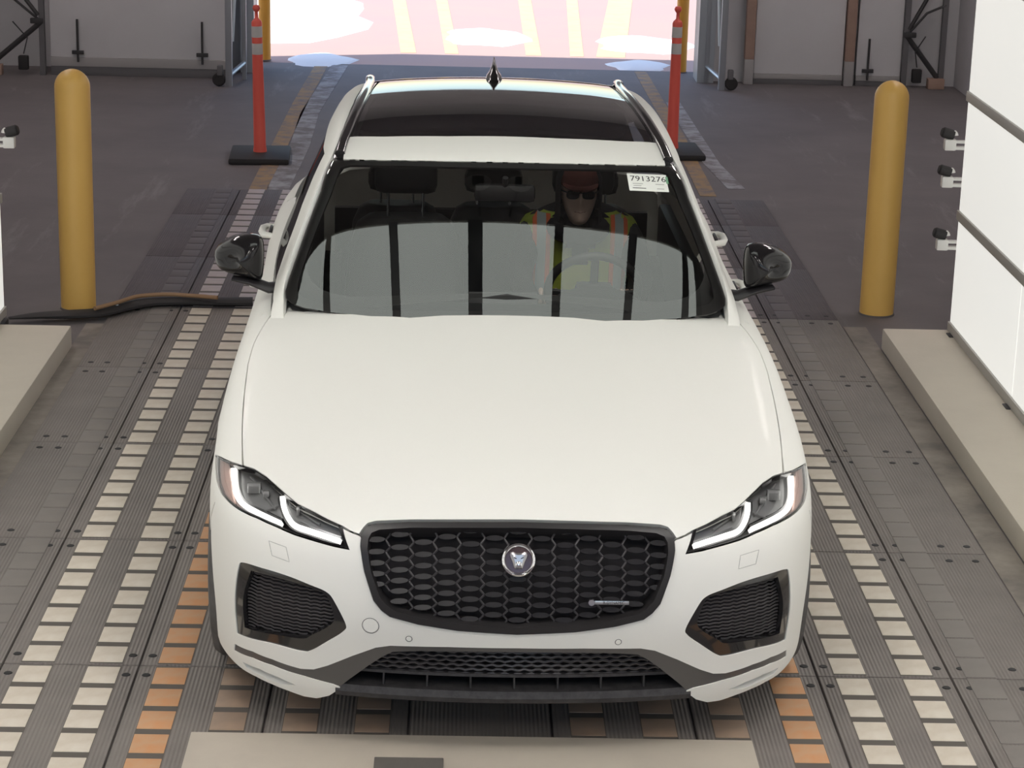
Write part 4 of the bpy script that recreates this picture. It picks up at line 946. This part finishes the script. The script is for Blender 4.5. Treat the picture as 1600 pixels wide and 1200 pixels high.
# sticker on the windscreen
Pk, _ = hit([(976, 271), (1039, 273.5), (1046.5, 300.5), (987, 297.5)], off(cabin, -.003)); tl, tr, br, bl = [Vector(p) for p in Pk]
xv = ((tr-tl)+(br-bl)).normalized(); zv = xv.cross((tl-bl)+(tr-br)).normalized(); yv = zv.cross(xv)
cen_ = (tl+tr+br+bl)/4; SWd = (((tr-tl)+(br-bl))/2).length; SHt = (((tl-bl)+(tr-br))/2).length
stk = empty('windscreen_sticker'); stk.parent = car; stk.matrix_local = Matrix.Translation(cen_) @ Matrix((xv, yv, zv)).transposed().to_4x4(); tag(stk, 'white paper sticker with the number 7913276')
M_paper = mat('white_paper', (.80, .81, .76), .7); M_ink = mat('black_ink', (.03, .028, .028), .7); M_green = mat('green_tab', (.16, .33, .20), .6)
MB().box((0, 0, 0), (SWd, SHt, .001)).build('paper', M_paper, stk, smooth=None)
link('number', text_mesh('7913276', SHt*.43, 'number'), M_ink, stk, (SWd*.02, SHt*.20, .0012))
for x, y, wd in ((-.26, -.08, .26), (-.28, -.20, .20), (-.24, -.34, .34), (.30, -.08, .22), (.30, -.34, .18)): MB().box((SWd*x, SHt*y, .0008), (SWd*wd, SHt*.035, .0004)).build('print_line', M_ink if y < -.3 and x < 0 else mat('grey_ink', (.4, .4, .38), .7), stk, smooth=None)
MB().box((SWd*.505, SHt*.18, .0006), (SWd*.06, SHt*.40, .0012)).build('green_tab', M_green, stk, smooth=None)
# ================================================================ THE DRIVER
M_skin = mat('skin', (.76, .54, .44), .55); M_hoodie = mat('dark_hoodie', (.022, .019, .022), .85, bump=(150, .2)); M_trouser = mat('dark_trousers', (.03, .03, .035), .85)
M_hivis = mat('hivis_yellow', (.74, .82, .14), .7); M_horange = mat('hivis_orange', (.85, .16, .05), .7); M_silver = mat('silver_tape', (.42, .45, .45), .45)
M_capred = mat('red_cap', (.17, .042, .032), .85); M_shade = mat('dark_lens', (.008, .007, .008), .08, coat=.5)
person = empty('person', tuple((Matrix.Translation(CAR_LOC) @ Matrix.Rotation(CAR_RZ, 4, 'Z') @ Vector((.345, 2.80, .655)))), CAR_RZ)
tag(person, 'person in sunglasses and a yellow hi-vis vest behind the steering wheel', 'person')
def skin(verts, edges, radii, root, sub=2):
    me = bpy.data.meshes.new('sk'); me.from_pydata(verts, edges, []); o = bpy.data.objects.new('sk', me); COL.objects.link(o)
    m = o.modifiers.new('Skin', 'SKIN'); m.use_smooth_shade = True
    for i, v in enumerate(me.skin_vertices[0].data): v.radius = radii[i] if hasattr(radii[i], '__len__') else (radii[i], radii[i]); v.use_root = (i == root)
    sb_ = o.modifiers.new('Sub', 'SUBSURF'); sb_.levels = sub; sb_.render_levels = sub
    bpy.context.view_layer.update(); out = bpy.data.meshes.new_from_object(o.evaluated_get(bpy.context.evaluated_depsgraph_get())); bpy.data.objects.remove(o); return out
# joints in the person's own frame: origin at the pelvis, x to the picture right, y backwards, z up
V = [(0, .10, .04), (0, .12, .20), (0, .10, .38), (0, .07, .53), (0, .03, .595), (0, -.02, .66),
     (-.10, .07, .545), (-.205, .06, .515), (-.265, -.12, .33), (-.21, -.30, .27), (-.165, -.42, .285),
     (.10, .07, .545), (.205, .06, .515), (.265, -.12, .33), (.21, -.30, .27), (.165, -.42, .285),
     (-.10, .04, .02), (-.13, -.25, .07), (-.13, -.42, .06), (-.12, -.60, -.18),
     (.10, .04, .02), (.13, -.25, .07), (.13, -.42, .06), (.12, -.60, -.18)]
E_ = [(0, 1), (1, 2), (2, 3), (3, 4), (4, 5), (3, 6), (6, 7), (7, 8), (8, 9), (9, 10), (3, 11), (11, 12), (12, 13), (13, 14), (14, 15), (0, 16), (16, 17), (17, 18), (18, 19), (0, 20), (20, 21), (21, 22), (22, 23)]
Rr = [(.16, .12), (.16, .115), (.175, .12), (.15, .10), .068, .06, .085, .075, .058, .045, .033, .085, .075, .058, .045, .033, .10, .085, .075, .05, .10, .085, .075, .05]
bm_ = bmesh.new(); tmp = skin(V, E_, Rr, 0)
tmp.materials.clear(); bm_.from_mesh(tmp)
for f in bm_.faces: f.material_index = 1 if f.calc_center_median().y > -.43 and f.calc_center_median().z > .02 or f.calc_center_median().z > .16 and f.calc_center_median().y > -.43 else (2 if f.calc_center_median().z < .2 else 0)
# hands closed on the wheel rim: palm and five fingers each
for s in (-1, 1):
    HZ = -.125; HY = .02; hv = [(s*.165, -.42, .285), (s*.16, -.455, .445+HZ-.01), (s*.155, -.50+HY, .47+HZ)]; he = [(0, 1), (1, 2)]; hr = [(.030, .024), (.036, .022), (.038, .018)]
    for k, (dx, ln) in enumerate(((-.030, .9), (-.010, 1.0), (.011, .97), (.031, .8))):
        i = len(hv); hv += [(s*.155+dx, -.515+HY, .49+HZ), (s*.155+dx, -.545+HY, .50+HZ+.012*ln), (s*.155+dx, -.565+HY, .485+HZ), (s*.155+dx, -.56+HY, .46+HZ-.01*ln)]; he += [(2, i), (i, i+1), (i+1, i+2), (i+2, i+3)]; hr += [.0105, .0095, .009, .0075]
    i = len(hv); hv += [(s*(.155-.045), -.48+HY, .455+HZ), (s*(.155-.058), -.51+HY, .47+HZ), (s*(.155-.05), -.535+HY, .478+HZ)]; he += [(1, i), (i, i+1), (i+1, i+2)]; hr += [.013, .011, .009]
    hm = skin(hv, he, hr, 0, 1); hm.materials.clear(); n0 = len(bm_.faces); bm_.from_mesh(hm); bm_.faces.ensure_lookup_table()
    for f in bm_.faces[n0:]: f.material_index = 0
# head: rings from the neck to the crown with brow, nose, mouth and chin
hd = []; HC = Vector((-.012, -.065, .690))
prof = [(-.130, .026, .050, .01), (-.118, .036, .070, .0), (-.098, .047, .085, -.004), (-.075, .057, .092, -.004), (-.05, .065, .095, 0), (-.02, .073, .098, .003), (.01, .076, .100, .004), (.04, .077, .101, .006), (.07, .074, .098, .008), (.095, .064, .086, .010), (.115, .045, .062, .012), (.125, .018, .025, .014)]
NA = 28; rows = []
for z, a, b, dy in prof:
    row = []
    for k in range(NA):
        t = 2*math.pi*k/NA-math.pi/2; x = a*math.cos(t); y = b*math.sin(t)+dy; fr = max(0.0, -math.sin(t))
        fx = abs(x)
        if fr > .5:
            nose = math.exp(-(x/.013)**2)*max(0, 1-abs(z+.018)/.034)*.022+math.exp(-(x/.010)**2)*max(0, 1-abs(z-.008)/.04)*.008
            eye = -math.exp(-((fx-.032)/.016)**2)*math.exp(-((z-.012)/.012)**2)*.010; brow = math.exp(-((z-.032)/.010)**2)*.004
            lip = math.exp(-(x/.022)**2)*(math.exp(-((z+.056)/.006)**2)*.006+math.exp(-((z+.070)/.006)**2)*.006-math.exp(-((z+.063)/.004)**2)*.003); chin = math.exp(-(x/.022)**2)*math.exp(-((z+.1)/.014)**2)*.008
            y -= nose+eye+brow+lip+chin
        row.append(bm_.verts.new(HC+Vector((x, y, z))))
    rows.append(row)
# denser rows come from linear subdivision between the key rows
nf = []
for A, B in zip(rows, rows[1:]):
    for k in range(NA): nf.append(bm_.faces.new((A[k], A[(k+1) % NA], B[(k+1) % NA], B[k])))
nf.append(bm_.faces.new(rows[-1])); nf.append(bm_.faces.new(rows[0][::-1]))
for f in nf: f.material_index = 0; f.smooth = True
bmesh.ops.subdivide_edges(bm_, edges=list({e for f in nf for e in f.edges}), cuts=1, smooth=.5)
bmesh.ops.recalc_face_normals(bm_, faces=bm_.faces)
bme = bpy.data.meshes.new('body'); bm_.to_mesh(bme); bm_.free()
for m in (M_skin, M_hoodie, M_trouser): bme.materials.append(m)
bme.polygons.foreach_set('use_smooth', [True]*len(bme.polygons)); bod = link('body', bme, None, person)
# mouth line, ears
mb = MB(); mb.tube([(HC.x-.022, HC.y-.0885, HC.z-.0625), (HC.x, HC.y-.1005, HC.z-.0635), (HC.x+.022, HC.y-.0885, HC.z-.0625)], .0022, 6); mb.build('mouth', mat('lip', (.20, .09, .08), .6), person)
# hood of the sweater around the head and shoulders
hb_ = MB(); rg = []
for z, a, b, dy in ((-.17, .13, .115, .02), (-.13, .105, .11, .01), (-.08, .098, .115, .02), (0, .100, .120, .025), (.06, .098, .118, .03), (.105, .080, .10, .035), (.135, .045, .06, .04)):
    rg.append([(HC.x+a*math.cos(t), HC.y+dy+b*math.sin(t), HC.z+z) for t in np.linspace(-.62, math.pi+.62, 24)])
for A, B in zip(rg, rg[1:]):
    va = [hb_.bm.verts.new(p) for p in A]; vb = [hb_.bm.verts.new(p) for p in B]
    for k in range(23): hb_.bm.faces.new((va[k], va[k+1], vb[k+1], vb[k]))
bmesh.ops.remove_doubles(hb_.bm, verts=hb_.bm.verts, dist=1e-5); hb_.build('hood', M_hoodie, person, smooth=70)
cl = MB(); cl.tube([(HC.x+.10*math.cos(t), HC.y+.0+.105*math.sin(t), HC.z-.145-.02*max(0, -math.sin(t))) for t in np.linspace(0, 2*math.pi, 24, endpoint=False)], .036, 10, closed=True); cl.build('collar', M_hoodie, person, smooth=70)
# cap with a short brim, sunglasses
cp = MB(); cp.rings([[(HC.x+a*math.cos(t), HC.y+.008+b*math.sin(t), HC.z+z) for t in np.linspace(0, 2*math.pi, 24, endpoint=False)] for z, a, b in ((.040, .082, .107), (.075, .081, .106), (.105, .068, .090), (.125, .042, .058), (.135, .012, .02))]); cp.build('cap', M_capred, person, smooth=60)
br_ = MB(); br_.prism([(HC.x+.075*math.cos(t), HC.y-.06+.10*math.sin(t), HC.z+.047+.012*math.sin(t)) for t in np.linspace(math.pi, 2*math.pi, 14)], (0, 0, .005)); br_.build('cap_brim', M_capred, person)
sg_ = empty('sunglasses'); sg_.parent = person; sg_.location = HC+Vector((0, -.098, .014))
for s in (-1, 1):
    b = MB(); b.rings([[(s*.033+.027*math.copysign(abs(math.cos(t))**.7, math.cos(t)), dy+.25*abs(s*.033+.027*math.cos(t))**1.0*.35, .0185*math.copysign(abs(math.sin(t))**.7, math.sin(t))-.002) for t in np.linspace(0, 2*math.pi, 20, endpoint=False)] for dy in (-.006, -.002)]); b.build('lens', M_shade, sg_)
    MB().tube([(s*.060, .002, .008), (s*.078, .03, .010), (s*.080, .10, .004)], .003, 6).build('temple', M_shade, sg_)
MB().tube([(-.01, -.004, .006), (0, -.006, .008), (.01, -.004, .006)], .0025, 6).build('bridge', M_shade, sg_)
# vest: shell over the torso, open in a V at the neck, with tapes over both shoulders
def torso(u, z, o=0.0):
    """u: angle (0 = picture right, -pi/2 = front), z: height above the pelvis"""
    a = np.interp(z, [.02, .2, .38, .50, .56, .60], [.185, .185, .225, .255, .225, .14])+o; b = np.interp(z, [.02, .2, .38, .50, .56, .60], [.155, .155, .16, .145, .115, .075])+o
    cy_ = np.interp(z, [.02, .2, .38, .53, .60], [.10, .12, .10, .07, .055]); c_, s_ = math.cos(u), math.sin(u)
    return (a*math.copysign(abs(c_)**.8, c_), cy_+b*math.copysign(abs(s_)**.85, s_), z)
def vest_part(name, m, us, zs, o, keep=None, parent=None):
    b = MB(); g = [[b.bm.verts.new(torso(u, z, o)) for u in us] for z in zs]
    for i in range(len(zs)-1):
        for k in range(len(us)-1):
            q = (g[i][k], g[i][k+1], g[i+1][k+1], g[i+1][k]); cx = sum(v.co.x for v in q)/4; cz = sum(v.co.z for v in q)/4; fr = sum(v.co.y for v in q)/4 < .06
            if keep is None or keep(cx, cz, fr): b.bm.faces.new(q)
    for v in [v for v in b.bm.verts if not v.link_faces]: b.bm.verts.remove(v)
    bmesh.ops.solidify(b.bm, geom=b.bm.faces[:], thickness=.004); return b.build(name, m, parent or person, smooth=60)
zs_all = np.linspace(.04, .598, 32); us_all = np.linspace(0, 2*math.pi, 73)
vest = vest_part('vest', M_hivis, us_all, zs_all, .012, lambda x, z, fr: not (fr and z > .34 and abs(x) < (z-.34)*.44) and not (abs(x) > .225 and z > .34 and z < .52))
def tape(name, m, x0, x1, s, o):
    """vertical tape on the front from hem to shoulder, between |x| x0 and x1"""
    b = MB(); L = []
    for z in np.linspace(.08, .59, 24):
        row = []
        for x in np.linspace(x0, x1, 5):
            a = np.interp(z, [.02, .2, .38, .50, .56, .60], [.185, .185, .225, .255, .225, .14])+o; c_ = min(.999, (x/a))**(1/.8); u = -math.acos(c_)
            p = torso(u, z, o); row.append((s*p[0], p[1], p[2]))
        L.append(row)
    for A, B in zip(L, L[1:]):
        va = [b.bm.verts.new(p) for p in A]; vb = [b.bm.verts.new(p) for p in B]
        for k in range(4): b.bm.faces.new((va[k], va[k+1], vb[k+1], vb[k]))
    bmesh.ops.remove_doubles(b.bm, verts=b.bm.verts, dist=1e-6); bmesh.ops.solidify(b.bm, geom=b.bm.faces[:], thickness=.003); b.build(name, m, vest, smooth=60)
for s in (-1, 1):
    tape('orange_tape', M_horange, .128, .146, s, .018); tape('silver_tape', M_silver, .146, .184, s, .019); tape('orange_tape', M_horange, .184, .202, s, .018)
for z0, z1, m, nm in ((.17, .185, M_horange, 'orange_belt'), (.185, .235, M_silver, 'silver_belt'), (.235, .25, M_horange, 'orange_belt')): vest_part(nm, m, us_all, np.linspace(z0, z1, 4), .017, None, vest)
# pale print on the chest of the sweater
for x, w_, h_ in ((-.062, .030, .030), (-.03, .014, .030), (-.012, .014, .016)): MB().box((x, -.075, .515), (w_, .004, h_), .003, Matrix.Rotation(.5, 3, 'X')).build('chest_print', mat('pale_print', (.35, .33, .33), .8), person)
